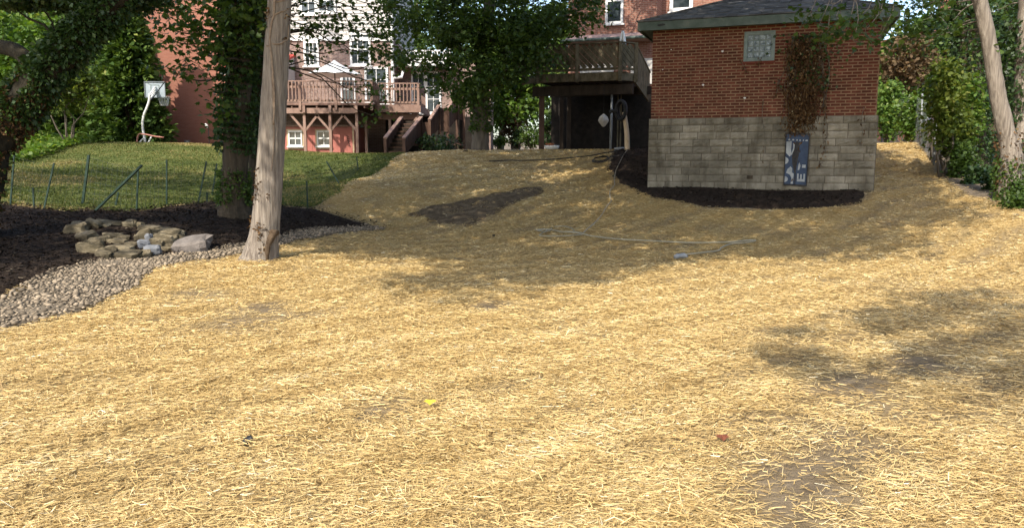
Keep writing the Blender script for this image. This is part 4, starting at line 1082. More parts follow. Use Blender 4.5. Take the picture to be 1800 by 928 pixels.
mb = MB(); mb.box(xa, at(627, 190, Y1)[0], Y1 + .06, Y1 + .14, zb0, zb1); part("beam", mb, M['deck_light'], bd)
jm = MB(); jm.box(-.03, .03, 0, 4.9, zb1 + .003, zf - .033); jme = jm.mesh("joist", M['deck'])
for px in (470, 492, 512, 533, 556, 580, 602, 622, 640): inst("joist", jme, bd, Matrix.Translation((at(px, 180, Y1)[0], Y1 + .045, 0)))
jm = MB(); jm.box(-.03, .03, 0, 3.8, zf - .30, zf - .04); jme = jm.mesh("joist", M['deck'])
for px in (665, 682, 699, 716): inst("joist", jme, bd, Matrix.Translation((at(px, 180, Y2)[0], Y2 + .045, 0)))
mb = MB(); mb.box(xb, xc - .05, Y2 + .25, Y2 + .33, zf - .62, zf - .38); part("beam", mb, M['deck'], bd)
def dpost(px, Y, zt, w=.11, mat='deck_light'):
    x_ = at(px, 200, Y)[0]; m_ = MB(); m_.box(x_ - w / 2, x_ + w / 2, Y - w / 2, Y + w / 2, float(H(x_, Y)) - .1, zt); part("post", m_, M[mat], bd); return x_
PX = [dpost(p_, Y1 + .20, zb0 + .02) for p_ in (455, 535, 580, 627)]
for p_ in (534, 580, 626):
    x_ = at(p_, 190, Y1)[0]; m_ = MB(); m_.box(x_ - .055, x_ + .055, Y1 - .03, Y1 + .055, zb0 + .03, zf - .11); part("post_cap", m_, M['deck_light'], bd)
for x_ in PX:
    for sgn in (-1, 1):
        if (x_ == PX[-1] and sgn > 0): continue
        m_ = MB(); m_.beam((x_, Y1 + .20, zb0 - .72), (x_ + sgn * .58, Y1 + .20, zb0 - .02), .07, .09); part("brace", m_, M['deck_light'], bd)
dpost(643, Y2 + .3, zf - .62); dpost(685, Y2 + .29, zf - .62); 
mb = MB(); x_ = at(735, 190, Y2)[0]; mb.beam((x_, Y2 + .2, zf - .42), (x_ - .42, Y2 + .2, zf - 1.02), .08, .10); part("brace", mb, M['deck_light'], bd)
# near-black sheet added for the shade under the right part of the deck
mb = MB(); mb.box(xb - .2, xc + 2.7, Y2 + 3.3, Y2 + 3.4, 1.4, zf - .34); part("shade_screen", mb, M['underdeck_shade'], bd)

# ------------------------------------------------------------------ pink shed under the deck
YP = 32.85
px0, px1 = at(440, 240, YP)[0], at(624, 240, YP)[0]; zp = at(0, 223, YP)[2]
ps = thing("pink_shed", 'pink-red board shed with two white windows built in under the brown deck', 'shed', ((px0 + px1) / 2, YP + 1, 1.7))
nb_ = 22
for i in range(nb_):
    w = (px1 - px0) / nb_; x_ = px0 + i * w; m_ = MB(); m_.box(x_ + .004, x_ + w - .004, YP, YP + .03, float(H(x_, YP)) - .15, zp); part("board", m_, M['pink'], ps)
mb = MB(); mb.box(px0, px1, YP + .031, YP + 2.2, 1.3, zp - .005); part("wall", mb, M['pink'], ps)
mb = MB(); mb.box(px0 - .1, px1 + .02, YP - .09, YP + 2.3, zp + .002, zp + .06); part("ledge", mb, M['deck_light'], ps)
for a_, b_ in ((508, 531), (558, 581)):
    a = at(a_, 257, YP); q = at(b_, 230, YP); a[1] = YP - .002; f_ = window(ps, a, E1, NF, q[0] - a[0], q[2] - a[2], .055, 2, 2)
    m_ = MB()
    w_, h_ = q[0] - a[0], q[2] - a[2]
    for (c0, c1, d0, d1) in ((-.07, w_ + .07, h_ + .001, h_ + .06), (-.07, w_ + .07, -.12, -.061), (-.07, -.001, -.06, h_), (w_ + .001, w_ + .07, -.06, h_)): m_.box(a[0] + c0, a[0] + c1, YP - .03, YP - .004, a[2] + d0, a[2] + d1)
    part("surround", m_, M['trimtan'], f_)
a = at(586, 266, YP); q = at(619, 226, YP)
mb = MB(); mb.box(a[0], q[0], YP - .028, YP - .004, 1.5, q[2]); dr = part("door", mb, M['pink'], ps)
mb = MB(); mb.box(q[0] + .012, q[0] + .075, YP - .035, YP - .004, 1.5, q[2] + .05); part("door_trim", mb, M['trimtan'], ps)
# black ironwork on the door
mb = MB(); h0 = at(611, 240, YP)
for k in range(5):
    c = h0 + (.02 * k, -.035, -.10 * k); mb.beam(c + (-.05, 0, .03), c + (.05, 0, -.02), .012, .018)
mb.beam(h0 + (-.03, -.033, .03), h0 + (.10, -.033, -.43), .012, .016); part("ironwork", mb, M['black'], dr)

# ------------------------------------------------------------------ stairs from the lawn up to the deck
sr = thing("wooden_stairs", 'brown wooden stairs with boarded rails climbing to the deck', 'stairs', (*G(695, 272)[:2], 1.7) if G(695, 272)[1] < 33 else (-4.6, 30, 1.7))
def sp(px, py, Y): return P(px, py, Y)
def boarded(pt0, pt1, drop0, drop1, nb, cap=True):
    """sloping rail: a flat cap with upright boards under it, a lower stringer"""
    if cap: m_ = MB(); m_.beam(pt0, pt1, .16, .05); part("rail_cap", m_, M['deck_light'], sr)
    for i in range(nb):
        f0, f1 = (i + .04) / nb, (i + .96) / nb
        a, b_ = pt0 + (pt1 - pt0) * f0, pt0 + (pt1 - pt0) * f1; o = np.array([0, .025, 0]); e0 = np.array([0, 0, drop0 + (drop1 - drop0) * f0]); e1 = np.array([0, 0, drop0 + (drop1 - drop0) * f1])
        m_ = MB(); a = a - (0, 0, .03); b_ = b_ - (0, 0, .03); m_.add([a - e0, b_ - e1, b_, a, a - e0 + o, b_ - e1 + o, b_ + o, a + o], [(0, 1, 2, 3), (7, 6, 5, 4), (0, 4, 5, 1), (1, 5, 6, 2), (2, 6, 7, 3), (3, 7, 4, 0)]); part("rail_board", m_, M['stairwood'], sr)
def spost(p, zb, zt, w=.11):
    m_ = MB(); m_.box(p[0] - w / 2, p[0] + w / 2, p[1] - w / 2, p[1] + w / 2, zb, zt); part("post", m_, M['stairwood'], sr)
A0, A1 = sp(677, 243, 29.6), sp(706, 206, 31.6)
B0, B1 = sp(710, 243, 29.6), sp(740, 206, 31.6)
boarded(A0, A1, .62, .75, 8); boarded(B0, B1, .62, .75, 8)
for p_ in (A0, B0): spost(p_, float(H(p_[0], p_[1])) - .1, p_[2] - .03)
for p_ in (A1, B1): spost(p_, float(H(p_[0], p_[1])) - .1, p_[2] - .03)
for i in range(8):
    f = i / 8; a = A0 + (A1 - A0) * f; b_ = B0 + (B1 - B0) * f; zt = float(H(a[0], a[1])) + .12 + i * .16
    m_ = MB(); m_.box(a[0] + .02, b_[0] - .02, a[1] + .05, a[1] + .34, zt - .04, zt); part("tread", m_, M['stairwood'], sr)
    m_ = MB(); m_.box(a[0] + .02, b_[0] - .02, a[1] + .31, a[1] + .335, zt, zt + .12); part("riser", m_, M['darkwood'], sr)
# landing panel and upper flight
Lp0, Lp1 = sp(741, 214, 31.6), sp(754, 214, 31.7)
boarded(Lp0, Lp1, .66, .66, 3, False)
C0, C1 = sp(755, 211, 31.7), sp(772, 185, 32.3); boarded(C0, C1, .78, .9, 5); spost(C0, float(H(C0[0], C0[1])) - .1, C0[2])
D0, D1 = sp(773, 188, 32.4), sp(787, 190, 32.5); boarded(D0, D1, .95, .95, 4, False); spost(C1, float(H(C1[0], C1[1])) - .1, C1[2])
F0, F1 = sp(787, 191, 32.6), sp(803, 168, 33.6); boarded(F0, F1, .85, .95, 5); spost(F0, float(H(F0[0], F0[1])) - .1, F0[2])
F2 = sp(815, 172, 33.8); boarded(F1, F2, .95, .95, 4, False); spost(F1, float(H(F1[0], F1[1])) - .1, F1[2]); spost(F2, float(H(F2[0], F2[1])) - .1, F2[2])
mb = MB(); mb.box(Lp0[0] - 1.2, F2[0], 31.9, 33.2, Lp0[2] - .95, Lp0[2] - .88); part("landing", mb, M['stairwood'], sr)
mb = MB(); mb.box(Lp0[0] + .3, F2[0] + .05, 33.9, 34.0, 1.4, Lp0[2] + .6); part("shade_panel", mb, M['underdeck_shade'], sr)  # near-black sheet whose colour gives the shade behind the stairs

# ------------------------------------------------------------------ parasol on the deck
c = at(590, 180, 34.6); c[2] = zf
us = thing("deck_parasol", 'open white parasol standing on the brown deck', 'parasol', c)
ztop = at(0, 106, 34.6)[2]; zrim = at(0, 134, 34.6)[2]
mb = MB(); mb.tube([c, (c[0], c[1], ztop)], .025, 8); part("pole", mb, M['bark_dark'], us)
Rr = .5 * (at(640, 120, 34.6)[0] - at(538, 120, 34.6)[0])
for k in range(8):
    a0 = k * math.pi / 4 + .2; a1 = a0 + math.pi / 4; V = []; nseg = 5
    for i in range(nseg + 1):
        t = i / nseg
        for j in range(4):
            a = a0 + (a1 - a0) * j / 3; sag = .10 * math.sin(math.pi * j / 3) * t
            V.append((c[0] + Rr * t * math.cos(a) * (1 - .06 * math.sin(math.pi * j / 3)), c[1] + Rr * t * math.sin(a) * (1 - .06 * math.sin(math.pi * j / 3)), ztop - (ztop - zrim) * (t ** .85) + sag * .6))
    m_ = MB(); m_.add(V, [(i * 4 + j, i * 4 + j + 1, (i + 1) * 4 + j + 1, (i + 1) * 4 + j) for i in range(nseg) for j in range(3)]); part("canopy_panel", m_, M['canvas'], us, True)
    m_ = MB(); m_.beam((c[0], c[1], ztop - .55), (c[0] + Rr * .62 * math.cos(a0), c[1] + Rr * .62 * math.sin(a0), ztop - (ztop - zrim) * (.62 ** .85) - .03), .015, .02); part("rib", m_, M['bark_dark'], us)

# ================================================================== PLAIN BRICK HOUSE at the left
YL = 40.0
lx0, lx1 = at(232, 100, YL)[0], at(397, 100, YL)[0]
lh = thing("brick_house", 'plain red brick house wall beyond the lawn at the left', 'house', ((lx0 + lx1) / 2, YL + 4, 2.0))
mb = MB(); mb.box(lx0, lx1, YL, YL + 9, 1.0, 12.5); part("wall", mb, M['brick_left'], lh)
p_ = at(398, 220, YL)
mb = MB(); c = at(329, 251, YL - .1); mb.box(c[0] - .13, c[0] + .13, YL - .14, YL - .002, c[2] - .12, c[2] + .12); part("vent_box", mb, M['metal'], lh)
mb = MB(); mb.box(c[0] - .03, c[0] + .07, YL - .155, YL - .142, c[2] - .07, c[2] + .09); part("vent_flap", mb, M['white'], lh)
c = at(364, 221, 36); gl = np.array([c[0] + .06, 36.0, float(H(c[0], 36.0))])
ll = thing("garden_light", 'small white-topped garden light on a dark stake before the brick wall', 'lamp', gl)
mb = MB(); mb.tube([gl, (c[0] + .05, 36, c[2] - .05)], .018, 6); part("stake", mb, M['black'], ll)
mb = MB(); mb.tube([c + (.03, 0, -.10), c + (-.02, 0, 0), c + (-.06, -.05, .08)], [.035, .065, .03], 8); part("lamp_head", mb, M['white'], ll)

# ------------------------------------------------------------------ basketball hoop, seen from behind
YB2 = 31.0
g = np.array([at(250, 252, YB2)[0], YB2, float(H(at(250, 252, YB2)[0], YB2))])
bh_ = thing("basketball_hoop", 'basketball hoop with grey backboard on a bent white pole on the lawn', 'basketball hoop', g)
pts = [at(*q, YB2) for q in ((256, 262), (254, 243), (251, 228), (250.5, 215), (253, 202), (258, 190), (262, 178), (263, 165))]
pts[0][2] = g[2] - .1
mb = MB(); mb.tube(curve(pts, 26), .046, 10); part("pole", mb, M['white'], bh_, True)
bc = at(272.5, 158, YB2 + .9); bw = (290 - 257) / FPX * (YB2 + .9); bhh = 26 / FPX * (YB2 + .9)
bu = unit(np.array([1, .12, 0])); bn = np.array([bu[1], -bu[0], 0])
mb = MB(); mb.par(bc - bu * bw / 2 - UP * bhh / 2, bu * bw, -bn * .03, UP * bhh); m_bb = noisy('backboard_grey', (.28, .33, .37), (.38, .43, .46), 3, .4, bs=0); bb = part("backboard", mb, m_bb, bh_)
mb = MB()
for (a, b_, c_, d) in ((-.5, .5, .47, .53), (-.5, .5, -.53, -.47), (-.52, -.485, -.5, .5), (.485, .52, -.5, .5)): mb.par(bc + bu * a * bw + UP * c_ * bhh + bn * .002, bu * (b_ - a) * bw, bn * .03, UP * (d - c_) * bhh)
part("rim_frame", mb, noisy('backboard_edge', (.12, .14, .15), (.2, .22, .23), 3, .5, bs=0), bb)
mb = MB()
for (a, b_, c_, d) in ((-.2, .2, .28, .32), (-.2, .2, -.22, -.18), (-.22, -.18, -.22, .32), (.18, .22, -.22, .32)): mb.par(bc + bu * a * bw + UP * c_ * bhh + bn * .001, bu * (b_ - a) * bw, bn * .008, UP * (d - c_) * bhh)
mb.beam(bc + bu * -.38 * bw + UP * .45 * bhh + bn * .01, bc + bu * -.2 * bw + UP * .3 * bhh + bn * .01, .01, .02)
part("target_lines", mb, M['frame_grey'], bb)
for k in range(3):
    mb = MB(); a = at(262, 168 + 5 * k, YB2); b_ = bc + bu * (.03 - .02 * k) * bw - UP * (.0 + .16 * k) * bhh + bn * .03 + UP * .12; mb.beam(a, b_, .035, .045); part("arm", mb, M['white'], bh_)
mb = MB(); mb.beam(at(266, 176, YB2 + .2), at(289, 145, YB2 + .8), .03, .03); part("brace", mb, M['black'], bh_)
rc = bc - bn * .32 - UP * .36 * bhh + bu * .22
mb = MB(); th = np.linspace(0, 2 * math.pi, 25); mb.tube([rc + bu * .23 * math.cos(t) + np.cross(UP, bu) * .23 * math.sin(t) for t in th], .012, 6, cap=False); part("hoop", mb, M['redpipe'], bh_)
mb = MB()
for k in range(12):
    for s_ in (-1, 1):
        ps_ = []
        for i in range(5):
            t = i / 4; a = (k + s_ * t * 1.5) * 6.2832 / 12; q = .23 - .09 * t; ps_.append(rc + np.array([math.cos(a) * q, math.sin(a) * q, -.40 * t]))
        mb.tube(ps_, .008, 4, cap=False)
part("net", mb, M['white'], bh_, kind='stuff')
mb = MB(); mb.tube(curve([at(*q, YB2 - .3) for q in ((240, 256), (242, 241), (245, 236), (250, 236), (258, 237), (272, 240), (288, 242))], 20), .028, 7); part("base_bar", mb, M['redpipe'], bh_, True)
for q0, q1 in (((242, 254), (252.5, 243)), ((259, 254), (266, 241))):
    mb = MB(); mb.tube([at(*q0, YB2 - .1), at(*q1, YB2 - .1)], .028, 7); part("base_strut", mb, M['white'], bh_)

# ================================================================== FENCES
posts = [(18,364,25,272),(60,366,58,330),(77,369,95,287),(145,361,156,273),(203,364,208,338),(240,373,243,294),(293,363,293,281),(348,359,363,284),(364,358,364,338),(373,345,381,288),(541,366,539,318),(597,325,574,284),(630,300,627,276)]
f0 = G(240, 373)
fe = thing("wire_fence", 'sagging wire garden fence with thin green posts along the edge of the lawn', 'fence', f0)
line = []
for bx, by, tx, ty in posts:
    a = G(bx, by); b_ = P(tx, ty, a[1]); mb = MB(); w = .05 if bx in (145,) else .032
    d_ = unit(b_ - a); mb.beam(a - d_ * .2, b_, w, w * .8, up=(0, 1, 0)); part("post", mb, M['greenmetal'], fe)
    if ty < 300: line.append((a, b_))
a = G(163, 375); b_ = P(249, 291, a[1] - .3); mb = MB(); mb.beam(a, b_, .05, .04); part("brace", mb, M['greenmetal'], fe)
wm = MB()
wire_pts = []
for (a0, b0), (a1, b1) in zip(line[:-1], line[1:]):
    Lw = np.linalg.norm((a1 - a0)[:2])
    if Lw > 6: continue
    for k in range(9):
        f = .04 + k * .115; p = a0 + (b0 - a0) * f; q = a1 + (b1 - a1) * f; mid = (p + q) / 2 - UP * .03
        for u_, v_ in ((p, mid), (mid, q)): wm.beam(u_, v_, .0032, .0032)
    nv = int(Lw / .16)
    for k in range(1, nv):
        t = k / nv; p = a0 + (a1 - a0) * t; q = b0 + (b1 - b0) * t; wm.beam(p, p + (q - p) * .96, .0032, .0032)
part("wire_mesh", wm, M['wire'], fe, kind='stuff')
# chain-link line right of the shed
rf0 = G(1640, 300)
rfn = thing("chain_link_fence", 'grey chain-link fence posts overgrown with vines right of the shed', 'fence', rf0)
rp_ = [(1641,300,1645,198,22.0),(1618,258,1620,165,25.0),(1596,252,1598,167,27.0),(1550,250,1552,192,29.5)]
ln = []
for bx, by, tx, ty, Y in rp_:
    a = P(bx, by, Y); a[2] = min(a[2], float(H(a[0], Y))) - .1; b_ = P(tx, ty, Y); mb = MB(); mb.tube([a, (a[0] * .3 + b_[0] * .7, Y, b_[2])], .027, 8); part("post", mb, M['metal'], rfn, True); ln.append((a, np.array([a[0], Y, b_[2]])))
wm = MB()
for (a0, b0), (a1, b1) in zip(ln[:-1], ln[1:]):
    u_ = a1 - a0; Lw = np.linalg.norm(u_[:2]); hgt = (b0[2] - a0[2]) * .93; n_ = int(Lw / .11)
    for k in range(-int(hgt / .11), n_ + 1):
        for sgn in (1, -1):
            s0 = k * .11; t0_ = 0.0; t1_ = hgt
            xa_, xb_ = (s0, s0 + hgt) if sgn > 0 else (s0 + hgt, s0)
            za_, zb_ = 0.0, hgt
            # clip to the bay
            for _ in range(2):
                if xa_ < 0: za_ += (0 - xa_) * (zb_ - za_) / (xb_ - xa_); xa_ = 0
                if xb_ < 0: zb_ = za_ + (0 - xa_) * (zb_ - za_) / (xb_ - xa_); xb_ = 0
                if xa_ > Lw: za_ += (Lw - xa_) * (zb_ - za_) / (xb_ - xa_); xa_ = Lw
                if xb_ > Lw: zb_ = za_ + (Lw - xa_) * (zb_ - za_) / (xb_ - xa_); xb_ = Lw
            if abs(xb_ - xa_) > .05:
                pp_ = a0 + u_ * (xa_ / Lw) + UP * za_; qq_ = a0 + u_ * (xb_ / Lw) + UP * zb_; wm.beam(pp_, qq_, .0022, .0022)
part("wire_mesh", wm, M['metal'], rfn, kind='stuff')
c = P(1632, 213, 24); mb = MB(); mb.tube([c + (0, 0, -.14), c + (0, 0, .05), c + (0, 0, .12)], [.11, .08, .03], 8); wj = thing("meter_box", 'white jug-shaped fitting hanging by the rusty post at the right fence', 'fitting', c); part("body", mb, M['white'], wj, True)
mb = MB(); mb.tube([c + (0, 0, .12), c + (0, .05, .8)], .008, 5); part("cord", mb, M['metal'], wj)
c = P(1639, 262, 24.5); c[2] = float(H(c[0], 24.5)) - .1; t_ = P(1640, 192, 24.5)
mb = MB(); mb.box(c[0] - .13, c[0] + .13, 24.4, 24.6, c[2], t_[2]); solo("rusty_post", mb, noisy('rusty_paint', (.16, .075, .05), (.26, .13, .09), 6, .8), 'rusty brown upright board among the vines at the right fence', 'post', c)

# ================================================================== HOSES AND CORDS
def ground_line(pxs, r, lift=.025, n=60, closed=False):
    p = np.array([G(*q) for q in pxs]); c = curve(p, n); c[:, 2] = H(c[:, 0], c[:, 1]) + lift + r
    return c
def coilpts(cx, cy, rx_, ry_, turns, r):
    out = []
    for t in np.linspace(0, turns * 2 * math.pi, int(turns * 22)):
        k = 1 - .06 * t / (2 * math.pi) + .04 * math.sin(1.7 * t); out.append((cx + rx_ * k * math.cos(t), cy + ry_ * k * math.sin(t)))
    return out
bh2 = thing("garden_hose", 'black hose stretched along the top of the straw mound to a small coil', 'hose', G(1000, 281))
mb = MB(); mb.tube(ground_line([(860, 287.5), (885, 286.5), (900, 286), (930, 286.3), (960, 284.5), (1000, 281.5), (1040, 277.5), (1075, 270.5), (1096, 266.5)], .045), .016, 7); part("run", mb, M['hose_black'], bh2, True)
cq = G(1056, 284.5); ths = np.linspace(0, 3.2 * 6.283, 80)
pts = np.stack([cq[0] + .27 * np.cos(ths) * (1 - .012 * ths), cq[1] + .38 * np.sin(ths) * (1 - .012 * ths), ths * 0], 1); pts[:, 2] = H(pts[:, 0], pts[:, 1]) + .05 + .003 * ths
mb = MB(); mb.tube(pts, .012, 7); part("coil", mb, M['hose_black'], bh2, True)
mb = MB(); mb.tube(ground_line([(1072, 278), (1085, 277), (1100, 276)], .02, n=12), .018, 7); part("tail", mb, M['hose_black'], bh2, True)
tc = thing("thin_cable", 'thin tan cable running down the slope beside the shed mulch', 'cable', G(1078, 330))
mb = MB(); mb.tube(ground_line([(1103, 267), (1096, 276), (1089, 290), (1083, 303), (1080, 318), (1080, 330), (1073, 338), (1072, 348), (1074, 358), (1066, 368), (1058, 382), (1045, 397), (1032, 408), (1022, 418)], .012, .05, 90), .013, 6); part("run", mb, M['cord_tan'], tc, True)
hc_ = thing("cable", 'pale green cable lying across the shaded straw with a knotted end', 'cable', G(1170, 431))
mb = MB(); mb.tube(ground_line([(945, 411), (960, 409), (985, 413), (1010, 415), (1040, 421), (1080, 426), (1130, 429), (1180, 431.5), (1240, 433), (1290, 431.5), (1318, 428.5), (1328, 429.5), (1312, 433), (1285, 435), (1268, 442), (1262, 447), (1235, 451), (1205, 454)], .014, .055, 150), .014, 6); part("run", mb, M['hose_pale'], hc_, True)
for pxs in ([(948, 419), (955, 414), (964, 409), (970, 407)], [(940, 410), (955, 408), (968, 410), (958, 413), (945, 411)], [(947, 420), (970, 421), (1000, 420), (1025, 417), (1010, 413), (985, 413)], [(975, 404), (990, 403), (1005, 407), (1010, 413)]):
    mb = MB(); mb.tube(ground_line(pxs, .012, .055, 40), .011, 6); part("loop", mb, M['hose_pale'], hc_, True)
pe = G(1196, 457)
mb = MB(); mb.tube(curve([pe + (-.11, -.03, .05), pe + (-.03, 0, .07), pe + (.06, .02, .07), pe + (.13, .04, .05)], 9), [.03, .045, .05, .04, .045, .05, .045, .03, .02], 8); part("plug", mb, M['metal'], hc_, True)

# ================================================================== TREES AND PLANTS
def tree(name, label, base, group=None, cat='tree'): return thing(name, label, cat, base, group)
def crown(root, C, var, size, mat, name="crown", shape='quad', **k):
    me = leafmesh(name, C, size * (.65 + .7 * rng.random(len(C))), M[mat], var, rootloc(root), shape=shape, **k)
    return link(name, me, root)
def off_trunk(C, pts, r):          # leaves hugging a stem, for ivy
    return C
def ivy_on(root, path, radii, n, size, mat, spread=.10, a0=0, a1=1, name="ivy", drop=.4):
    p = curve(path, 60); rr = np.interp(np.linspace(0, 1, 60), np.linspace(0, 1, len(radii)), radii)
    t = a0 + (a1 - a0) * rng.random(n); i = (t * 59).astype(int)
    # patchy: keep where noise is high
    ang = rng.random(n) * 6.2832
    keep = vnoise(ang * 1.2 + 3, t * 14, 1.0) > .22
    i = i[keep]; ang = ang[keep]; n = len(i)
    q = (rr[i] * (1.02 + np.abs(rng.normal(0, spread, n)) / np.maximum(rr[i], .05)))
    T = unit(np.gradient(p, axis=0))[i]; A = unit(np.cross(T, np.array([0.3, 1, .05]))); B = np.cross(T, A)
    out = A * np.cos(ang)[:, None] + B * np.sin(ang)[:, None]
    C = p[i] + out * q[:, None] + rng.normal(0, .02, (n, 3))
    return crown(root, C, np.clip(rng.normal(.45, .22, n), 0, 1), size, mat, name, dirs=out * .7 + rng.normal(0, .5, (n, 3)) - (0, 0, drop), up=.2)

# ------------------------------------------------------------------ pale trunk in front; its wide canopy shades the middle of the plot
YC = 12.2
gb = G(458, 456); YC = gb[1]
def pc(px, py): return P(px, py, YC)
t1 = tree("pale_trunk_tree", 'tall tree with pale straight trunk standing in the straw at left of centre', gb)
axis_ = [(456, 468, 80), (458, 453, 63), (463, 425, 52), (467, 395, 48), (471, 350, 46), (475, 290, 45), (479, 220, 43.5), (483, 150, 42), (487, 80, 40.5), (491, 10, 39), (494, -60, 38)]
tp = [pc(a, b_) for a, b_, w in axis_]; tr = [rad(w, YC) for a, b_, w in axis_]
tp += [tp[-1] + (.25, .2, 1.6), tp[-1] + (.3, .6, 3.4), tp[-1] + (.2, .9, 5.5)]; tr += [.16, .13, .09]
pth = curve(tp, 150); rr_ = np.interp(np.linspace(0, 1, 150), np.linspace(0, 1, len(tr)), tr)
mb = MB()
sides = 40; th = np.arange(sides) / sides * 2 * math.pi
V = np.zeros((150, sides, 3))
T = unit(np.gradient(pth, axis=0)); A = unit(np.cross(T, np.array([0, 1.0, 0]))); B = np.cross(A, T)
for i in range(150):
    f = max(0, 1 - i / 14.)
    r = rr_[i] * (1 + .16 * f * f * np.cos(3 * th + 1) + .05 * f * np.cos(5 * th) + .025 * np.cos(2 * th + i * .02) + .016 * np.cos(7 * th + i * .05) + .018 * (vnoise(th * 9 + 50, np.full(sides, i * .35), 1) - .5) * 2 + rng.normal(0, .005, sides))
    V[i] = pth[i] + r[:, None] * (np.cos(th)[:, None] * A[i] + np.sin(th)[:, None] * B[i])
mb.add(V.reshape(-1, 3), [(i * sides + j, i * sides + (j + 1) % sides, (i + 1) * sides + (j + 1) % sides, (i + 1) * sides + j) for i in range(149) for j in range(sides)])
TOPC = pth[-1]
# the canopy: clumps placed high on long limbs
SUNNY = [(*G(a, b)[:2], r) for a, b, r in ((985, 310, .4), (930, 318, .35), (880, 326, .3), (800, 338, .35), (1085, 272, .4), (700, 322, .3), (1040, 300, .35), (760, 465, .5), (680, 466, .45), (1390, 385, .3))]
def shade_targets(pg, step, jit, hmin, hmax, skip=.0):
    lo, hi = pg.min(0), pg.max(0); out = []
    xx = lo[0]
    while xx < hi[0]:
        yy = lo[1]
        while yy < hi[1]:
            x_, y_ = xx + rng.normal(0, jit), yy + rng.normal(0, jit)
            if all(math.hypot(x_ - a, (y_ - b) * .6) > r for a, b, r in SUNNY) and inside(pg, np.array([x_]), np.array([y_]))[0] and rng.random() > skip + .10 * (x_ < 2.2 and 17.5 < y_ < 27):
                h = rng.uniform(hmin, hmax); z = float(H(x_, y_)); o = np.array([x_, y_, z]); out.append(o + S * (h / S[2]))
            yy += step
        xx += step
    return np.array(out)
SP = np.vstack([poly([(566, 436), (640, 452), (760, 454), (840, 452), (830, 468), (715, 488), (735, 507), (800, 512), (900, 506), (1000, 497), (1060, 490), (1130, 470), (1220, 452), (1400, 447), (1560, 440), (1640, 412), (1655, 380), (1600, 345), (1590, 300), (1560, 268)]), [(7.6, 31), (1.0, 33), (-1, 32.6), (-4.0, 30.6), (-4.6, 27), (-6.0, 21), (-6.5, 15)]])
cl = shade_targets(SP, .78, .2, 7.5, 11.5, .03)
SP2 = np.vstack([poly([(500, 362), (700, 268)]), [(-3, 28.5), (-7, 28)], poly([(380, 330), (380, 400), (560, 420)])])
cl2 = shade_targets(SP2, 1.2, .3, 9, 13, .08)
wall_t = []  # unseen leaf clumps added to shade the shed front
for _ in range(70):
    q = wp(rng.uniform(-.2, SW + .4), rng.uniform(1.0, 4.6)); hh_ = rng.uniform(8.8, 12) - q[2]; wall_t.append(q + S * (hh_ / S[2]))
cl = np.vstack([cl, wall_t])
ok = np.linalg.norm(cl[:, :2] - tp[-1][:2], axis=1) > -1
n1 = len(cl)
pts, var = scatter(cl, 290, .80, .45)
crown(t1, pts, var, .17, 'leaf_mid', wide=.42)
top = pth[128]
hub = []
ang_ = np.linspace(0, 2 * math.pi, 9)[:-1]
for k, a in enumerate(ang_):
    h_ = top + np.array([2.6 * math.cos(a), 2.6 * math.sin(a), 1.4 + .4 * (k % 3)]); hub.append(h_); limb(mb, pth[118 + 3 * (k % 5)], h_, .085, .06, .5, seed=k)
hub = np.array(hub)
far_h = []
for k in range(14):
    q = cl[rng.integers(n1)]
    h0_ = hub[np.argmin(np.linalg.norm(hub - q, axis=1))]; m_ = h0_ * .35 + q * .65; far_h.append(m_); limb(mb, h0_, m_, .06, .035, .4, seed=40 + k)
allh = np.vstack([hub, far_h])
for k, q in enumerate(cl[::2]):
    h0_ = allh[np.argmin(np.linalg.norm(allh - q, axis=1))]
    if np.linalg.norm(h0_ - q) > .4: limb(mb, h0_, q, .028, .01, .2, 5, 4, 100 + k)
part("trunk", mb, M['bark_light'], t1, True)
# burl stub low on the right, climbing dead vine stems, and a few leaves
mb = MB(); q = pc(474, 452); mb.tube(curve([pc(476, 458) - (0, .20, 0), pc(477, 440) - (0, .23, 0), pc(481, 420) - (0, .22, 0), pc(484, 408) - (-.02, .20, 0), pc(484, 402) - (-.02, .18, 0)], 14), np.interp(np.linspace(0, 1, 14), [0, .3, .7, .88, 1], [.02, .035, .06, .085, .04]), 14, .28, 8)
part("burl", mb, noisy('burl_bark', (.055, .036, .022), (.15, .105, .066), 14, .95, bs=1), t1, True)
mb = MB()
def on_face(pxs, n, r, out=.0):
    c = []
    for px, py in pxs:
        p0 = pc(px, py); i = np.argmin(np.abs(pth[:, 2] - p0[2])); rr0 = rr_[i]; dx = np.clip((p0[0] - pth[i, 0]) / rr0, -.97, .97)
        c.append([p0[0], pth[i, 1] - rr0 * math.sqrt(1 - dx * dx) - r * .6 - out, p0[2]])
    return curve(c, n)
for pxs, r in (([(491, -40), (489, 10), (488, 30), (483, 48), (481, 75), (485, 110), (488, 150), (489, 190), (487, 220)], .022), ([(486, 80), (495, 81), (503, 76), (508, 68), (509, 45)], .014), ([(487, 32), (497, 26), (505, 22), (512, 16)], .016), ([(474, 84), (482, 85)], .012), ([(485, 130), (488, 240), (484, 300)], .010), ([(492, 8), (503, 4), (511, -12)], .014), ([(480, 30), (476, 36), (474, 44)], .008)):
    mb.tube(on_face(pxs, 30, r), np.linspace(r, r * .6, 30), 6, .12, 3)
part("vine_stem", mb, M['vine'], t1, True)
Cn = []
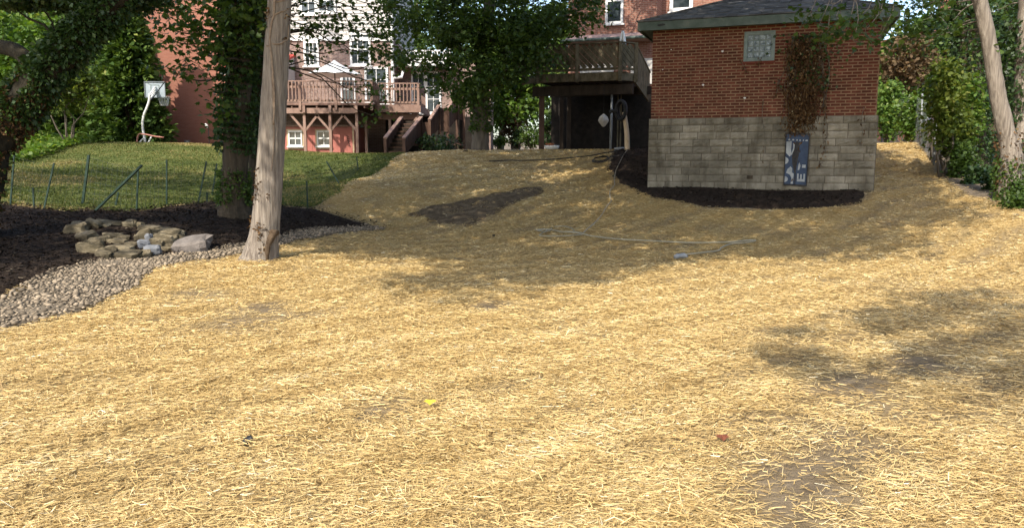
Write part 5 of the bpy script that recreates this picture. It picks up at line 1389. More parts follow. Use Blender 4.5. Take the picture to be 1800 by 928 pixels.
for px, py, n_, sp_ in ((455, 325, 26, 6), (457, 300, 10, 5), (453, 345, 22, 6), (462, 340, 8, 5), (459, 395, 14, 4), (464, 410, 14, 4), (478, 345, 10, 3), (467, 400, 10, 8), (476, 20, 20, 6), (474, 35, 14, 5), (509, 25, 12, 4), (505, 70, 8, 3), (444, 385, 10, 4), (441, 395, 8, 4), (467, 430, 14, 7)):
    for _ in range(n_):
        a = px + rng.normal(0, sp_ * .5); b_ = py + rng.normal(0, sp_ * 1.3); c = on_face([(a, b_), (a, b_ - 1)], 2, .02)[0]; Cn.append(c)
crown(t1, np.array(Cn), rng.random(len(Cn)), .045, 'leaf_dry', "dry_leaves", up=.1)
Cn = [pc(470 + rng.normal(0, 4), 47 + rng.normal(0, 3)) - (0, .12, 0) for _ in range(8)]
crown(t1, np.array(Cn), rng.random(8), .10, 'leaf_bright', "leaf_tuft", 'maple')

# ------------------------------------------------------------------ the dark twin-stemmed tree behind it, thick with ivy
g2 = G(410, 386)
t2 = tree("ivy_clad_tree", 'dark twin-stemmed maple thick with ivy behind the pale trunk', g2)
Y2_ = g2[1]
ax2 = [(411, 392, 66), (410, 378, 58), (410, 355, 46), (411, 320, 44), (413, 270, 42), (415, 200, 44), (418, 120, 44), (421, 40, 42), (424, -60, 38)]
p2 = [P(a, b_, Y2_) for a, b_, w in ax2]; r2 = [rad(w, Y2_) for a, b_, w in ax2]
ax3 = [(440, 372, 40), (446, 350, 28), (450, 300, 25), (452, 230, 25), (454, 150, 26), (456, 60, 26), (457, -40, 24)]
p3 = [P(a, b_, Y2_ + .8) for a, b_, w in ax3]; r3 = [rad(w, Y2_ + .8) for a, b_, w in ax3]
p2 += [p2[-1] + (.2, .3, 2.5), p2[-1] + (.1, .5, 5)]; r2 += [.18, .10]; p3 += [p3[-1] + (.3, .3, 2.5)]; r3 += [.12]
mb = MB(); c2 = curve(p2, 60); mb.tube(c2, np.interp(np.linspace(0, 1, 60), np.linspace(0, 1, len(r2)), r2), 16, .09, 5); c3 = curve(p3, 40); mb.tube(c3, np.interp(np.linspace(0, 1, 40), np.linspace(0, 1, len(r3)), r3), 12, .08, 6)
# low branches with maple leaves, placed where they hang in front of the houses
def hang(spots, n_per, size, mat, root, mbx, frm, seed0, rm=.35, var0=None, shape='maple', r0=.03):
    allC, allv = [], []
    for k, (px, py, Y, wpx, hpx) in enumerate(spots):
        c = P(px, py, Y); sx, sz = wpx / FPX * Y * .5, hpx / FPX * Y * .5
        n_ = int(n_per * wpx * hpx / 2500.)
        nc_ = max(4, n_ // 9); cc = c + rng.uniform(-1, 1, (nc_, 3)) * (sx, max(sx * .6, .5), sz)
        C = np.repeat(cc, 9, 0) + rng.normal(0, 1, (nc_ * 9, 3)) * (.16, .16, .09)
        allC.append(C); allv.append(np.clip(np.repeat(rng.random(nc_) * .5 + .15, 9) + rng.normal(0, .15, nc_ * 9), 0, 1))
        a = frm[np.argmin(np.linalg.norm(frm - c, axis=1) + 1.2 * np.maximum(frm[:, 2] - 99, 0))]
        limb(mbx, a, c, r0, .008, .6, 9, 5, seed0 + k)
        for q in range(2): limb(mbx, c, cc[int(rng.integers(nc_))], .008, .004, .2, 5, 4, seed0 + 50 + 3 * k + q)
    return crown(root, np.concatenate(allC), np.concatenate(allv), size, mat, "crown", shape, droop=.55, up=1.2)
spL = [(335,18,16,100,40),(330,55,15.4,90,44),(385,30,15.5,90,80),(350,88,15.6,70,36),(318,132,15.8,56,24),(355,122,15.5,60,26),(390,100,15,40,60),(385,165,15.4,24,50),(384,200,15.4,16,50),(290,10,16.5,60,40),(285,48,16.2,24,18),(440,40,15.6,60,100),(440,10,15.6,90,50),(300,70,16.2,20,20)]
spR = [(520,25,17.5,60,60),(560,45,18,70,40),(610,25,18,80,60),(660,30,18.2,80,70),(545,95,17.5,40,40),(585,75,18,70,46),(630,70,18,80,54),(670,80,18.5,60,60),(520,70,17.6,44,60),(655,112,18,60,36),(690,60,18.5,50,60),(668,140,17.8,40,40),(650,95,18,60,40),(680,170,18,34,30),(512,110,17.6,24,26),(575,12,18,90,34),(700,15,18.5,60,44),(545,60,17.8,60,24)]
sgn_ = np.vstack([c2[25:], c3[18:]])
lowc = [(660,205,17.9,24,30),(642,150,17.8,14,60)]
hang(spL, 95, .115, 'leaf_mid', t2, mb, sgn_, 600)
hang(spR + lowc, 72, .095, 'leaf_mid', t2, mb, np.vstack([sgn_[-25:] + (.5, .5, 1.2), sgn_[-10:]]), 700, r0=.016)
crown2 = cl2; pts, var = scatter(cl2, 200, .9, .5); crown(t2, pts, var, .19, 'leaf_mid', wide=.42)
for k, q in enumerate(cl2): limb(mb, c2[-1 - (k % 12)], q, .05, .012, .4, 7, 5, 800 + k)
part("trunk", mb, M['bark_dark'], t2, True)
ivy_on(t2, p2, r2, 13000, .075, 'leaf_dark', .07, .42, .88); ivy_on(t2, p3, r3, 6000, .07, 'leaf_dark', .05, .35, .9); ivy_on(t2, p2, r2, 1300, .065, 'leaf_mid', .03, .20, .36)

# ------------------------------------------------------------------ leaning ivy tree at the left edge
Y3 = 13.0
ax = [(-70, 330, 100), (-30, 275, 92), (5, 225, 84), (40, 180, 78), (75, 135, 70), (110, 95, 66), (150, 55, 60), (195, 10, 52), (240, -50, 46), (280, -110, 40)]
p4 = [P(a, b_, Y3) for a, b_, w in ax]; r4 = [rad(w * .74, Y3) for a, b_, w in ax]; p4[0][2] = min(p4[0][2], float(H(p4[0][0], Y3))) - .2
t3 = tree("leaning_tree", 'thick leaning tree wrapped in ivy at the left edge', (p4[0][0], Y3, float(H(p4[0][0], Y3))))
mb = MB(); c4_ = curve(p4, 50); mb.tube(c4_, np.interp(np.linspace(0, 1, 50), np.linspace(0, 1, len(r4)), r4), 16, .10, 15)
b1 = curve([P(-60, 60, Y3 + .3), P(0, 82, Y3 + .2), P(25, 88, Y3 + .1), P(45, 105, Y3), P(62, 135, Y3)], 20); mb.tube(b1, np.linspace(.11, .13, 20), 9, .08, 16)
spI = [(150,10,13.5,120,30),(215,6,13.8,90,26),(60,2,13.2,120,18),(180,24,13.4,50,28),(235,10,14,50,18),(20,6,13,70,18),(265,0,14,60,12)]
C_, v_ = [], []
for px, py, Y, wp_, hp_ in spI:
    c = P(px, py, Y); n_ = int(wp_ * hp_ * .42); C_.append(c + rng.normal(0, .5, (n_, 3)) * (wp_ / FPX * Y * .5, .5, hp_ / FPX * Y * .5)); v_.append(np.clip(rng.normal(.4, .2, n_), 0, 1)); limb(mb, c4_[np.argmin(np.linalg.norm(c4_ - c, axis=1))], c, .03, .01, .3, 6, 5, int(px))
crown(t3, np.concatenate(C_), np.concatenate(v_), .085, 'leaf_dark', "crown")
# dead twigs under the stem
for k, (a, b_, c_, d) in enumerate(((60, 160, 150, 158), (80, 160, 145, 175), (70, 165, 120, 200), (110, 158, 165, 150), (95, 172, 100, 195))):
    limb(mb, P(a, b_, Y3 + .1), P(c_, d, Y3 + .6), .012, .004, .5, 8, 4, 77 + k)
topc = c4_[-1]
lc = shade_targets(np.vstack([poly([(-120, 345), (0, 335), (380, 330), (400, 305), (300, 298), (150, 300), (-120, 310)])]), 1.1, .25, 8, 11, .12)
lc = np.vstack([lc, shade_targets(poly([(-150, 560), (60, 480), (150, 455), (262, 432), (262, 385), (0, 356), (-150, 350)]), 1.1, .25, 8, 11, .12)])
pts, var = scatter(lc, 190, .85, .5); crown(t3, pts, var, .19, 'leaf_mid', wide=.42)
for k, q in enumerate(lc): limb(mb, c4_[-1 - (k % 8)], q, .06, .012, .4, 7, 5, 860 + k)
part("trunk", mb, M['bark_shade'], t3, True)
ivy_on(t3, p4, r4, 12000, .075, 'leaf_dark', .045, .30, 1); ivy_on(t3, p4, r4, 1800, .06, 'leaf_mid', .04, .05, .45); ivy_on(t3, p4, r4, 7000, .05, 'leaf_dry', .03, .0, .45, name="dry_ivy")

# ------------------------------------------------------------------ evergreens beyond the lawn and the bright tree among them
def evergreen(px, Y, top_py, wpx, label, n=420, mat='leaf_ever'):
    b_ = P(px, 255, Y); b_[2] = float(H(b_[0], Y)); topz = P(px, top_py, Y)[2]; Hh = topz - b_[2]; Rr = wpx / FPX * Y * .5
    t = tree("evergreen_tree", label, b_, 'evergreens beyond the lawn')
    mb = MB(); mb.tube([b_ - UP * .2, b_ + UP * Hh * .5, b_ + UP * Hh * .98], [.22, .14, .02], 8); C_, D_, v_ = [], [], []
    for k in range(n):
        f = rng.random() ** .8; z = b_[2] + Hh * (.02 + .97 * f); L_ = Rr * (1 - f ** 1.4) * (.72 + .4 * rng.random()) + .15; a = rng.random() * 6.2832
        d = np.array([math.cos(a), math.sin(a), .25 - .5 * rng.random()]); m_ = 44
        s_ = .25 + .75 * rng.random(m_) ** .6; c = np.array([b_[0], b_[1], z]) + d * (L_ * s_)[:, None] + rng.normal(0, .13, (m_, 3)) - np.outer(s_ ** 2 * .22 * L_, UP)
        C_.append(c); D_.append(d + rng.normal(0, .45, (m_, 3)) + (0, 0, .1)); v_.append(np.clip(rng.random() * .5 + .12 + .25 * s_ - .1 + rng.normal(0, .12, m_), 0, 1))
        if k % 9 == 0: limb(mb, (b_[0], b_[1], z), np.array([b_[0], b_[1], z]) + d * L_ * .9, .03, .008, .1, 4, 4, k)
    part("trunk", mb, M['bark_dark'], t, True)
    crown(t, np.concatenate(C_), np.concatenate(v_), .30, mat, dirs=np.concatenate(D_), wide=.24)
evergreen(232, 36.5, -25, 125, 'conical evergreen beside the plain brick wall, its lit tip yellow-green', 520)
evergreen(165, 37.5, -60, 150, 'dark evergreen second from the plain brick wall', 520)
evergreen(95, 37, -40, 150, 'evergreen behind the leaning trunk', 480)
evergreen(10, 38, -60, 170, 'evergreen at the left edge behind the bright leafy bush', 430)
evergreen(-80, 36, -60, 170, 'evergreen reaching into the left edge of the view', 260)
def bush(name, label, px, py, Y, wpx, hpx, n, size, mat, group=None, cat='bush', shape='quad', stems=5, ground=True, dp=None):
    c = P(px, py, Y); gz = float(H(c[0], Y)); sx, sz = wpx / FPX * Y * .5, hpx / FPX * Y * .5; sy = dp or sx * .8
    t = tree(name, label, (c[0], Y, gz), group, cat); ncl = max(8, n // 26)
    pts, var, cc = clumps(c, (sx, sy, sz), ncl, 26, .28 * max(sx, sz) ** .6, .3, .7)
    pts[:, 2] = np.maximum(pts[:, 2], H(pts[:, 0], pts[:, 1]) + .02)
    crown(t, pts, var, size, mat, shape=shape); mb = MB()
    for k in range(stems): limb(mb, (c[0] + rng.normal(0, .1 * sx), Y + rng.normal(0, .1), gz - .1), cc[k % ncl], .03 + .008 * sz, .008, .2, 7, 5, int(px) + k)
    part("trunk", mb, M['bark_grey'], t, True); return t
bush("leafy_tree", 'bright sunlit leafy tree behind the leaning trunk', 45, 95, 30, 190, 170, 5200, .20, 'leaf_bright', cat='tree')
bush("leafy_tree", 'yellowish young tree between the leaning trunk and the evergreens', 112, 140, 29, 100, 120, 2400, .17, 'leaf_yellow', cat='tree')
# ground cover at the top left of the lawn
zc_ = poly([(-60, 300), (0, 292), (60, 284), (120, 272), (165, 256), (158, 250), (80, 250), (0, 254), (-60, 258)])
zc_ = np.array([P(-60, 290, 24)[:2], P(40, 284, 24)[:2], P(110, 272, 27)[:2], P(163, 256, 31)[:2], P(150, 252, 33)[:2], P(-60, 252, 33)[:2]])
x = rng.uniform(zc_[:, 0].min(), zc_[:, 0].max(), 16000); y = rng.uniform(23, 34, 16000); k = inside(zc_, x, y); x = x[k]; y = y[k]
hh = .1 + .42 * vnoise(x, y, .8) * rng.random(len(x))
link("ground_cover", leafmesh("ground_cover", np.stack([x, y, H(x, y) + hh], 1), .13 + .08 * rng.random(len(x)), M['leaf_bright'], np.clip(rng.normal(.5, .2, len(x)), 0, 1), droop=.1, up=1.5), kind='stuff', label='bright green leafy ground cover at the top of the lawn')

# ------------------------------------------------------------------ tree in the middle, before the stairs and the gap
t4b = P(845, 263, 27.2); t4b[2] = float(H(t4b[0], t4b[1]))
t4 = tree("shade_tree", 'broad dark-leaved tree between the stairs and the wooden deck', t4b)
mb = MB(); ax = [(844, 268, 36), (845, 255, 31), (846, 220, 27), (847, 170, 26), (850, 120, 25), (855, 60, 22), (862, -10, 18), (866, -90, 13)]
p5 = [P(a, b_, 27.2) for a, b_, w in ax]; r5 = [rad(w, 27.2) for a, b_, w in ax]; p5[0][2] -= .2; c5 = curve(p5, 40); mb.tube(c5, np.interp(np.linspace(0, 1, 40), np.linspace(0, 1, len(r5)), r5), 12, .08, 21)
sp4 = [(750,25,27,150,70),(830,30,26.5,150,80),(910,30,26.5,150,80),(985,18,26.5,110,60),(1030,12,26.4,60,40),(760,62,27,110,40),(860,90,26,120,70),(930,85,26,110,60),(805,80,26.3,90,60),(800,128,26.4,110,50),(770,110,26.8,60,26),(850,140,25.9,100,60),(880,128,26,50,50),(945,60,25.8,70,40),(790,160,26.6,60,30),(915,112,26,50,36),(725,45,27.5,80,60),(700,95,27.6,24,30),(990,45,26,60,40),(880,60,26,120,60),(820,175,26.6,50,26),(935,100,25.8,26,20)]
C_, v_ = [], []
for k, (px, py, Y, w_, h_) in enumerate(sp4):
    c = P(px, py, Y); n_ = max(6, int(w_ * h_ / 480)); cc = c + rng.uniform(-1, 1, (n_, 3)) * (w_ / FPX * Y * .5, 1.1, h_ / FPX * Y * .5)
    a_, b_ = scatter(cc, 60, .48, .5); C_.append(a_); v_.append(b_)
    limb(mb, c5[np.argmin(np.abs(c5[:, 2] - c[2] + .8))], c, .06, .012, .5, 8, 5, 400 + k)
hb_t = np.array([hp(rng.uniform(-.3, s1 + 4), rng.uniform(5, 8)) for _ in range(26)]); hb_t = np.array([q + S * ((rng.uniform(12, 14.5) - q[2]) / S[2]) for q in hb_t])  # clumps out of view, added to shade the old brick house wall
a_, b_ = scatter(hb_t, 150, .7, .5); C_.append(a_); v_.append(b_)
for k, q in enumerate(hb_t): limb(mb, c5[-2 - k % 5], q, .05, .012, .3, 7, 5, 470 + k)
pts, var, cc = clumps(c5[-1] + (0, 0, 1.5), (5.5, 5, 4.5), 90, 60, .8, .35); C_.append(pts); v_.append(var)
for k in range(0, 90, 5): limb(mb, c5[-2], cc[k], .08, .015, .3, 7, 5, 440 + k)
part("trunk", mb, M['bark_grey'], t4, True)
crown(t4, np.concatenate(C_), np.concatenate(v_), .16, 'leaf_mid', wide=.3, droop=.5)
ivy_on(t4, p5, r5, 1500, .10, 'leaf_mid', .05, .25, .55)

# ------------------------------------------------------------------ background trees beyond the houses
def far_tree(px, Y, top_py, wpx, label, mat='leaf_mid', n=70, per=70, low=.15, size=.30, grp='trees beyond the houses'):
    b_ = P(px, 260, Y); b_[2] = float(H(b_[0], Y)); tz = P(px, top_py, Y)[2]; Hh = tz - b_[2]; Rr = wpx / FPX * Y * .5
    t = tree("background_tree", label, b_, grp); mb = MB(); pth_ = curve([b_ - UP * .2, b_ + (.2, 0, Hh * .4), b_ + (-.1, 0, Hh * .8)], 12); mb.tube(pth_, np.linspace(.28, .07, 12), 8, .08, int(px))
    pts, var, cc = clumps(b_ + UP * Hh * (.5 + low * .5), (Rr, Rr * .8, Hh * (.5 - low * .5)), n, per, .17 * Rr + .35, .3)
    for k in range(0, n, 4): limb(mb, pth_[4 + k % 7], cc[k], .07, .015, .3, 6, 5, k)
    part("trunk", mb, M['bark_grey'], t, True); crown(t, pts, var, size, mat); return t
far_tree(905, 46, 30, 150, 'sunlit tree seen through the gap beside the wooden deck', 'leaf_bright', 90, 70, 0.12)
far_tree(965, 52, -30, 170, 'tall tree behind the left end of the wooden deck', 'leaf_mid', 80, 70, .02)
far_tree(800, 55, -40, 220, 'tall leafy tree behind the white balcony', 'leaf_mid', 100, 70, .05)
far_tree(880, 64, -20, 200, 'far tree filling the gap above the garden', 'leaf_mid', 80, 60, .02)
far_tree(740, 60, -60, 190, 'tree rising behind the right wing of the pale house', 'leaf_bright', 70, 60, .05)
far_tree(1010, 66, -40, 180, 'far tree beside the old brick house', 'leaf_mid', 70, 60, .02)
# small garden beyond the gap
bush("garden_bush", 'dark rounded bush in the garden beyond the gap', 911, 243, 42, 20, 26, 700, .14, 'leaf_dark')
bush("garden_bush", 'pale grey-green bush beyond the gap', 880, 248, 43, 28, 18, 700, .14, 'leaf_bright')
bush("garden_bush", 'orange-leaved bush in the garden beyond the gap', 905, 228, 46, 44, 50, 900, .18, 'leaf_rust')
bush("garden_bush", 'dark low bush at the foot of the middle tree', 935, 240, 40, 50, 40, 900, .15, 'leaf_mid')
bush("garden_bush", 'dark shrub under the upper stairs', 775, 255, 31, 80, 34, 900, .12, 'leaf_dark')
bush("garden_bush", 'dark shrub at the left foot of the dark deck posts', 968, 235, 36, 30, 60, 700, .15, 'leaf_dark')

# ------------------------------------------------------------------ right side: pale twin stems, dark ivy column, vines on the fence
Y6 = 15.4
t5b = G(1775, 348); Y6 = t5b[1]
t5 = tree("twin_stem_tree", 'pale twin-stemmed tree with a mossy foot at the right edge', t5b)
axA = [(1775, 356, 52), (1776, 340, 44), (1777, 310, 40), (1778, 285, 38), (1773, 250, 30), (1763, 210, 27), (1752, 160, 26), (1744, 110, 25), (1735, 60, 24), (1724, 10, 23), (1708, -60, 22)]
axB = [(1792, 352, 46), (1793, 320, 38), (1794, 280, 36), (1796, 230, 32), (1799, 170, 30), (1802, 100, 29), (1806, 30, 28), (1812, -60, 26)]
pA = [P(a, b_, Y6) for a, b_, w in axA]; rA = [rad(w, Y6) for a, b_, w in axA]; pB = [P(a, b_, Y6 + .15) for a, b_, w in axB]; rB = [rad(w, Y6) for a, b_, w in axB]
pA += [pA[-1] + (-.5, .1, 2.2), pA[-1] + (-.8, .1, 4.5)]; rA += [.10, .05]; pB += [pB[-1] + (.2, .1, 3)]; rB += [.10]
mb = MB(); cA = curve(pA, 70); mb.tube(cA, np.interp(np.linspace(0, 1, 70), np.linspace(0, 1, len(rA)), rA), 16, .06, 31); cB = curve(pB, 60); mb.tube(cB, np.interp(np.linspace(0, 1, 60), np.linspace(0, 1, len(rB)), rB), 14, .06, 32)
spE = [(1425,22,15.2,50,30),(1470,30,15.0,60,40),(1515,25,15.2,60,40),(1545,30,15.4,44,44),(1440,45,15.0,40,24),(1490,52,14.9,60,26),(1525,50,15.1,44,34),(1460,8,15.2,70,24),(1540,10,15.4,50,26),(1455,62,14.9,26,20),(1500,72,14.9,40,18),(1548,62,15.3,24,34)]
anch = np.array([P(1430, -90, 15.2), P(1480, -80, 15.1), P(1530, -90, 15.2), P(1560, -70, 15.4)])
for k, q in enumerate(anch): limb(mb, cA[-1 - k], q, .05, .02, .3, 9, 6, 1490 + k)
hang(spE, 46, .11, 'leaf_mid', t5, mb, anch, 1500, shape='maple', r0=.012)
spE2 = [(1590,30,16.2,60,60),(1640,25,16,70,60),(1690,20,15.6,70,50),(1640,66,16.2,46,30),(1690,62,16,50,40),(1735,80,16,40,40),(1770,60,16.4,50,100),(1770,140,16.6,30,60),(1600,70,16.6,40,24),(1750,20,16.2,60,50),(1610,8,16,70,30)]
hang(spE2, 46, .11, 'leaf_mid', t5, mb, np.vstack([cA[40:], cB[40:]]), 1600, shape='maple', r0=.015)
ec = shade_targets(np.vstack([poly([(1650, 345), (1620, 300), (1560, 300), (1560, 380), (1640, 385), (1660, 365)])]), 1.0, .25, 8, 11, .1)
ep, ev_ = scatter(ec, 200, .8, .5); crown(t5, ep, ev_, .18, 'leaf_mid', wide=.42)
for k, q in enumerate(ec): limb(mb, cA[-1 - k % 6], q, .04, .01, .4, 7, 5, 1700 + k)
part("trunk", mb, M['bark_light'], t5, True)
ivy_on(t5, pA, rA, 1100, .07, 'leaf_mid', .03, .0, .28); ivy_on(t5, pB, rB, 2600, .085, 'leaf_dark', .05, .05, .75); ivy_on(t5, pA, rA, 350, .06, 'leaf_dry', .02, .05, .4, name="dry_ivy")
Y7 = 21.0; t6b = P(1712, 335, Y7); t6b[2] = float(H(t6b[0], Y7))
t6 = tree("ivy_column_tree", 'dark trunk wrapped in ivy left of the pale twin stems', t6b)
ax7 = [(1716, 345, 52), (1715, 320, 40), (1713, 260, 36), (1710, 190, 36), (1706, 120, 38), (1700, 60, 36), (1692, -10, 30), (1686, -80, 26)]
p7 = [P(a, b_, Y7) for a, b_, w in ax7]; r7 = [rad(w, Y7) for a, b_, w in ax7]; p7[0][2] -= .2
mb = MB(); c7 = curve(p7, 40); mb.tube(c7, np.interp(np.linspace(0, 1, 40), np.linspace(0, 1, len(r7)), r7), 12, .1, 41)
ax8 = [(1752, 330, 60), (1752, 250, 50), (1748, 180, 40), (1770, 100, 36), (1785, 0, 30)]
p8 = [P(a, b_, Y7 + 1.2) for a, b_, w in ax8]; r8 = [rad(w, Y7 + 1) for a, b_, w in ax8]
sp7 = [(1670,8,21,80,40),(1720,36,21.4,80,60),(1770,30,21.6,80,80),(1740,105,21.6,60,50),(1785,120,21.8,40,80)]
C_, v_ = [], []
for k, (px, py, Y, w_, h_) in enumerate(sp7):
    c = P(px, py, Y); n_ = max(5, int(w_ * h_ / 420)); cc = c + rng.uniform(-1, 1, (n_, 3)) * (w_ / FPX * Y * .5, .9, h_ / FPX * Y * .5); a_, b_ = scatter(cc, 46, .36, .6); C_.append(a_); v_.append(b_); limb(mb, c7[np.argmin(np.linalg.norm(c7 - c, axis=1))], c, .04, .01, .4, 7, 5, 1800 + k)
part("trunk", mb, M['bark_dark'], t6, True)
crown(t6, np.concatenate(C_), np.concatenate(v_), .15, 'leaf_dark')
ivy_on(t6, p7, r7, 10000, .075, 'leaf_dark', .10, .1, 1)
t7 = tree("ivy_stump", 'bulky ivy-covered dead trunk between the dark column and the pale stems', (p8[0][0], p8[0][1], float(H(p8[0][0], p8[0][1]))))
mb = MB(); p8[0][2] -= .4; mb.tube(curve(p8, 30), np.interp(np.linspace(0, 1, 30), np.linspace(0, 1, len(r8)), r8), 10, .1, 42); part("trunk", mb, M['bark_dark'], t7, True)
ivy_on(t7, p8, r8, 11000, .075, 'leaf_dark', .10, .0, 1)
far_tree(1620, 40, 5, 150, 'tall green tree behind the fence at the right', 'leaf_mid', 90, 70, .1)
far_tree(1700, 36, 20, 150, 'leafy tree behind the dark ivy column', 'leaf_mid', 80, 70, .0)
far_tree(1790, 38, -20, 170, 'leafy tree behind the pale twin stems', 'leaf_mid', 80, 70, .0)
far_tree(1560, 48, 60, 70, 'pale green tree at the shed corner far behind', 'leaf_bright', 50, 60, .1)
bush("rusty_tree", 'small tree with rust-brown leaves behind the fence', 1597, 112, 32, 95, 95, 2600, .17, 'leaf_rust', cat='tree')
vg = 'vines and bushes along the right fence'
bush("fence_vine", 'bright vine on the fence next to the shed corner', 1566, 195, 28.4, 50, 100, 2400, .13, 'leaf_bright', vg)
bush("fence_vine", 'leafy vine on the fence behind its second post', 1604, 205, 26.3, 40, 80, 2200, .12, 'leaf_bright', vg)
bush("fence_vine", 'yellowish vine on the fence below the rusty post', 1640, 245, 25.6, 24, 50, 1000, .11, 'leaf_yellow', vg)
bush("sapling", 'yellow-green sapling in front of the dark ivy column', 1664, 185, 19.8, 56, 160, 2300, .12, 'leaf_yellow', cat='tree', stems=3)
bush("sapling", 'small leafy sapling above the nearest fence post', 1655, 140, 22.5, 40, 50, 900, .12, 'leaf_bright', cat='tree')
bush("sapling", 'loose green sapling close right of the yellow-green one', 1700, 190, 20.4, 40, 120, 1500, .13, 'leaf_bright', cat='tree', stems=3)
bush("undergrowth_bush", 'dark green bush below the yellow-green sapling', 1692, 285, 19.6, 34, 70, 2000, .10, 'leaf_mid', vg)
bush("undergrowth_bush", 'dark bush at the foot of the ivy column', 1716, 318, 18.4, 26, 50, 1400, .09, 'leaf_dark', vg)
bush("undergrowth_bush", 'dark bush between the ivy column and the pale stems', 1750, 322, 17.2, 30, 50, 1500, .09, 'leaf_dark', vg)
bush("undergrowth_bush", 'sunlit low plants at the foot of the pale twin stems', 1795, 358, 14.6, 50, 36, 1300, .07, 'leaf_mid', vg)
bush("undergrowth_bush", 'green bush behind the nearest fence post', 1676, 240, 20.4, 36, 90, 2200, .11, 'leaf_yellow', vg)
bush("bramble", 'green bramble with small leaves under the pale stems', 1790, 335, 15.0, 30, 40, 900, .06, 'leaf_mid', vg)
# a red-roofed house and a brick chimney glimpsed through the leaves at the right
bx0, bx1 = P(1650, 100, 44)[0], P(1860, 100, 44)[0]
rh = thing("brick_house", 'brick house with red awning glimpsed through the leaves at the right', 'house', ((bx0 + bx1) / 2, 46, 2.0))
mb = MB(); mb.box(bx0, bx1, 44, 52, 1.0, P(0, 40, 44)[2]); part("wall", mb, M['brick_left'], rh)
a = P(1730, 182, 43.2); b_ = P(1775, 168, 43.2); mb = MB(); mb.par((a[0], 43.2, a[2]), (b_[0] - a[0], 0, 0), (0, .79, .5), (0, -.05, .08)); part("awning", mb, M['redroof'], rh)
mb = MB(); c0 = P(1653, 40, 44.5); mb.box(c0[0], c0[0] + .6, 44.3, 44.9, P(0, 40, 44)[2] + .001, P(0, -6, 44)[2]); part("chimney", mb, M['brick_left'], rh)

# ------------------------------------------------------------------ dead vine on the shed
vr = thing("dead_vine", 'dried brown ivy hanging over the shed wall above the sign', 'vine', wp(on_shed(1415, 200)[0], .9, .1))
mb = MB(); C_ = []
def vstrand(pxs, r, n=26):
    q = [on_shed(*a) for a in pxs]; c = curve([wp(u, z, .035 + .03 * rng.random()) for u, z in q], n); mb.tube(c, np.linspace(r, r * .5, n), 5, .1, int(pxs[0][0])); return c
for k in range(30):
    a = 1392 + 50 * rng.random(); b_ = a + rng.normal(0, 8); e_ = 150 + 75 * rng.random()
    c = vstrand([(a, 62 + 20 * rng.random()), ((a + b_) / 2 + rng.normal(0, 6), 105), (b_ + rng.normal(0, 5), 150), (b_ + rng.normal(0, 6), e_)], .008 + .012 * rng.random())
    C_.append(c[rng.integers(0, 26, 46)] + rng.normal(0, .05, (46, 3)) + SN * np.abs(rng.normal(0, .07, (46, 1))))
for pxs in ([(1440, 80), (1446, 130), (1447, 180), (1453, 225), (1449, 262), (1440, 290)], [(1432, 120), (1444, 160), (1450, 200), (1446, 240), (1452, 270)], [(1342, 175), (1340, 205), (1344, 240), (1341, 285)], [(1398, 210), (1388, 235), (1392, 260), (1400, 290)], [(1404, 205), (1408, 240), (1403, 275), (1398, 312)], [(1518, 190), (1514, 210), (1516, 235), (1512, 255)], [(1300, 105), (1308, 118), (1314, 130)], [(1335, 105), (1333, 118)], [(1368, 140), (1366, 160), (1362, 172)], [(1430, 100), (1440, 110), (1447, 150)]):
    c = vstrand(pxs, .007, 24); m_ = 46 if pxs[0][0] in (1440, 1432) else 14; C_.append(c[rng.integers(0, 24, m_)] + rng.normal(0, .035, (m_, 3)) + SN * .03)
part("stems", mb, M['bark_grey'], vr, True)
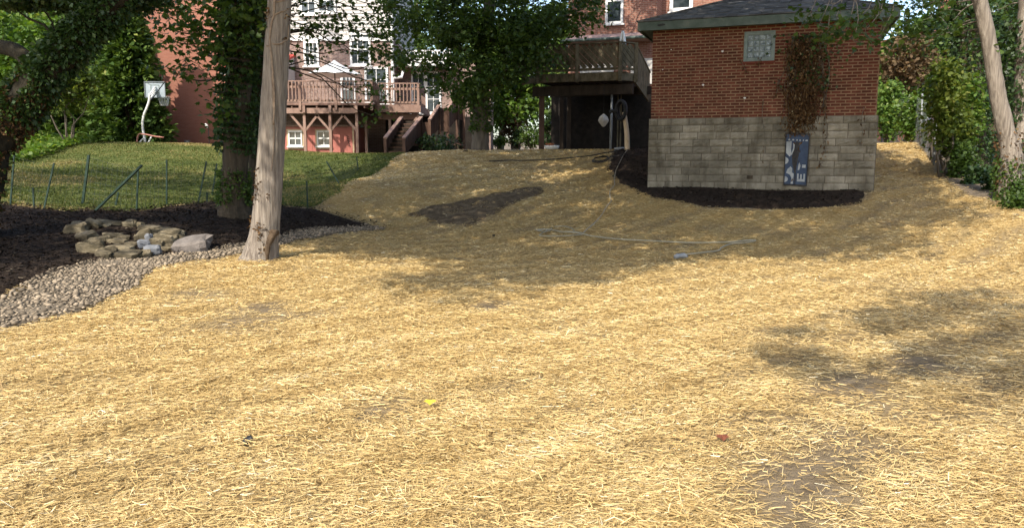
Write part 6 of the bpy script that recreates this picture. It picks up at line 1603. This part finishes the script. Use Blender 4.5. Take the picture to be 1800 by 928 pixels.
# a thick mat of dead leaves and tendrils
q = []
for _ in range(3400):
    px = rng.normal(1413, 18); py = rng.uniform(72, 215)
    ww = np.interp(py, [70, 100, 150, 190, 215], [14, 33, 36, 30, 18]) * (.55 + .9 * vnoise(py * .05, 3, 1))
    if abs(px - 1413) < ww and vnoise(px * .12, py * .045, 1) > .33: u, z = on_shed(px, py); q.append(wp(u, z, .03 + .10 * rng.random()))
for _ in range(420):
    px = rng.normal(1402, 12); py = rng.uniform(185, 238); u, z = on_shed(px, py); q.append(wp(u, z, .03 + .06 * rng.random()))
C_ = np.vstack(C_ + [np.array(q)])
crown(vr, C_, np.clip(rng.normal(.42, .28, len(C_)), 0, 1), .075, 'leaf_dry', "dead_leaves", dirs=rng.normal(0, .5, (len(C_), 3)) + (0, 0, -1.1), up=.0, wide=.22)
px_ = rng.normal(1425, 26, 500); py_ = 62 + 100 * rng.random(500) ** 1.6; q = np.array([wp(*on_shed(a, b_), .04 + .08 * rng.random()) for a, b_ in zip(px_, py_)])
crown(vr, q, rng.random(500), .085, 'leaf_dark', "green_leaves", up=.1)

# ------------------------------------------------------------------ tree behind the viewpoint whose branch shades the straw at the right
SBS = [poly([(1305, 612), (1340, 600), (1420, 612), (1490, 640), (1450, 660), (1380, 655), (1330, 636)]), poly([(1375, 572), (1440, 556), (1540, 566), (1575, 590), (1500, 600), (1410, 592)]),
       poly([(1530, 545), (1640, 508), (1740, 512), (1880, 545), (1880, 690), (1790, 712), (1690, 690), (1580, 680), (1540, 650), (1585, 625), (1530, 600)]), poly([(1430, 660), (1500, 650), (1530, 672), (1480, 690)])]
tb = tree("overhanging_tree", 'tree beside the viewpoint whose branch throws dappled shade on the straw at right', (4.6, -4.0, float(H(4.6, -4.0))))
sb = [shade_targets(q, .42, .10, 8.0, 11.0, .22) for q in SBS]; sb = np.vstack([q for q in sb if len(q)])
mb = MB(); pk = curve([(4.6, -4, -.2), (4.5, -3.9, 2), (4.2, -3.6, 4.5), (3.8, -3.3, 7)], 24); mb.tube(pk, np.linspace(.26, .12, 24), 12, .08, 51)
for k, q in enumerate(sb): limb(mb, pk[16 + k % 8], q, .045, .008, .5, 8, 5, 1900 + k)
part("trunk", mb, M['bark_grey'], tb, True)
pts, var = scatter(sb, 80, .36, .5); crown(tb, pts, var, .14, 'leaf_mid', wide=.42)
pts, var, cc = clumps((3.8, -4.5, 8.5), (2.6, 2.4, 2), 60, 60, .6); crown(tb, pts, var, .15, 'leaf_mid', wide=.42)
print("triangles", sum(sum(max(p.loop_total - 2, 0) for p in o.data.polygons) if len(o.data.polygons) < 2000 else len(o.data.polygons) * (o.data.polygons[0].loop_total - 2) for o in bpy.data.objects if o.type == 'MESH'), "objects", len(bpy.data.objects))
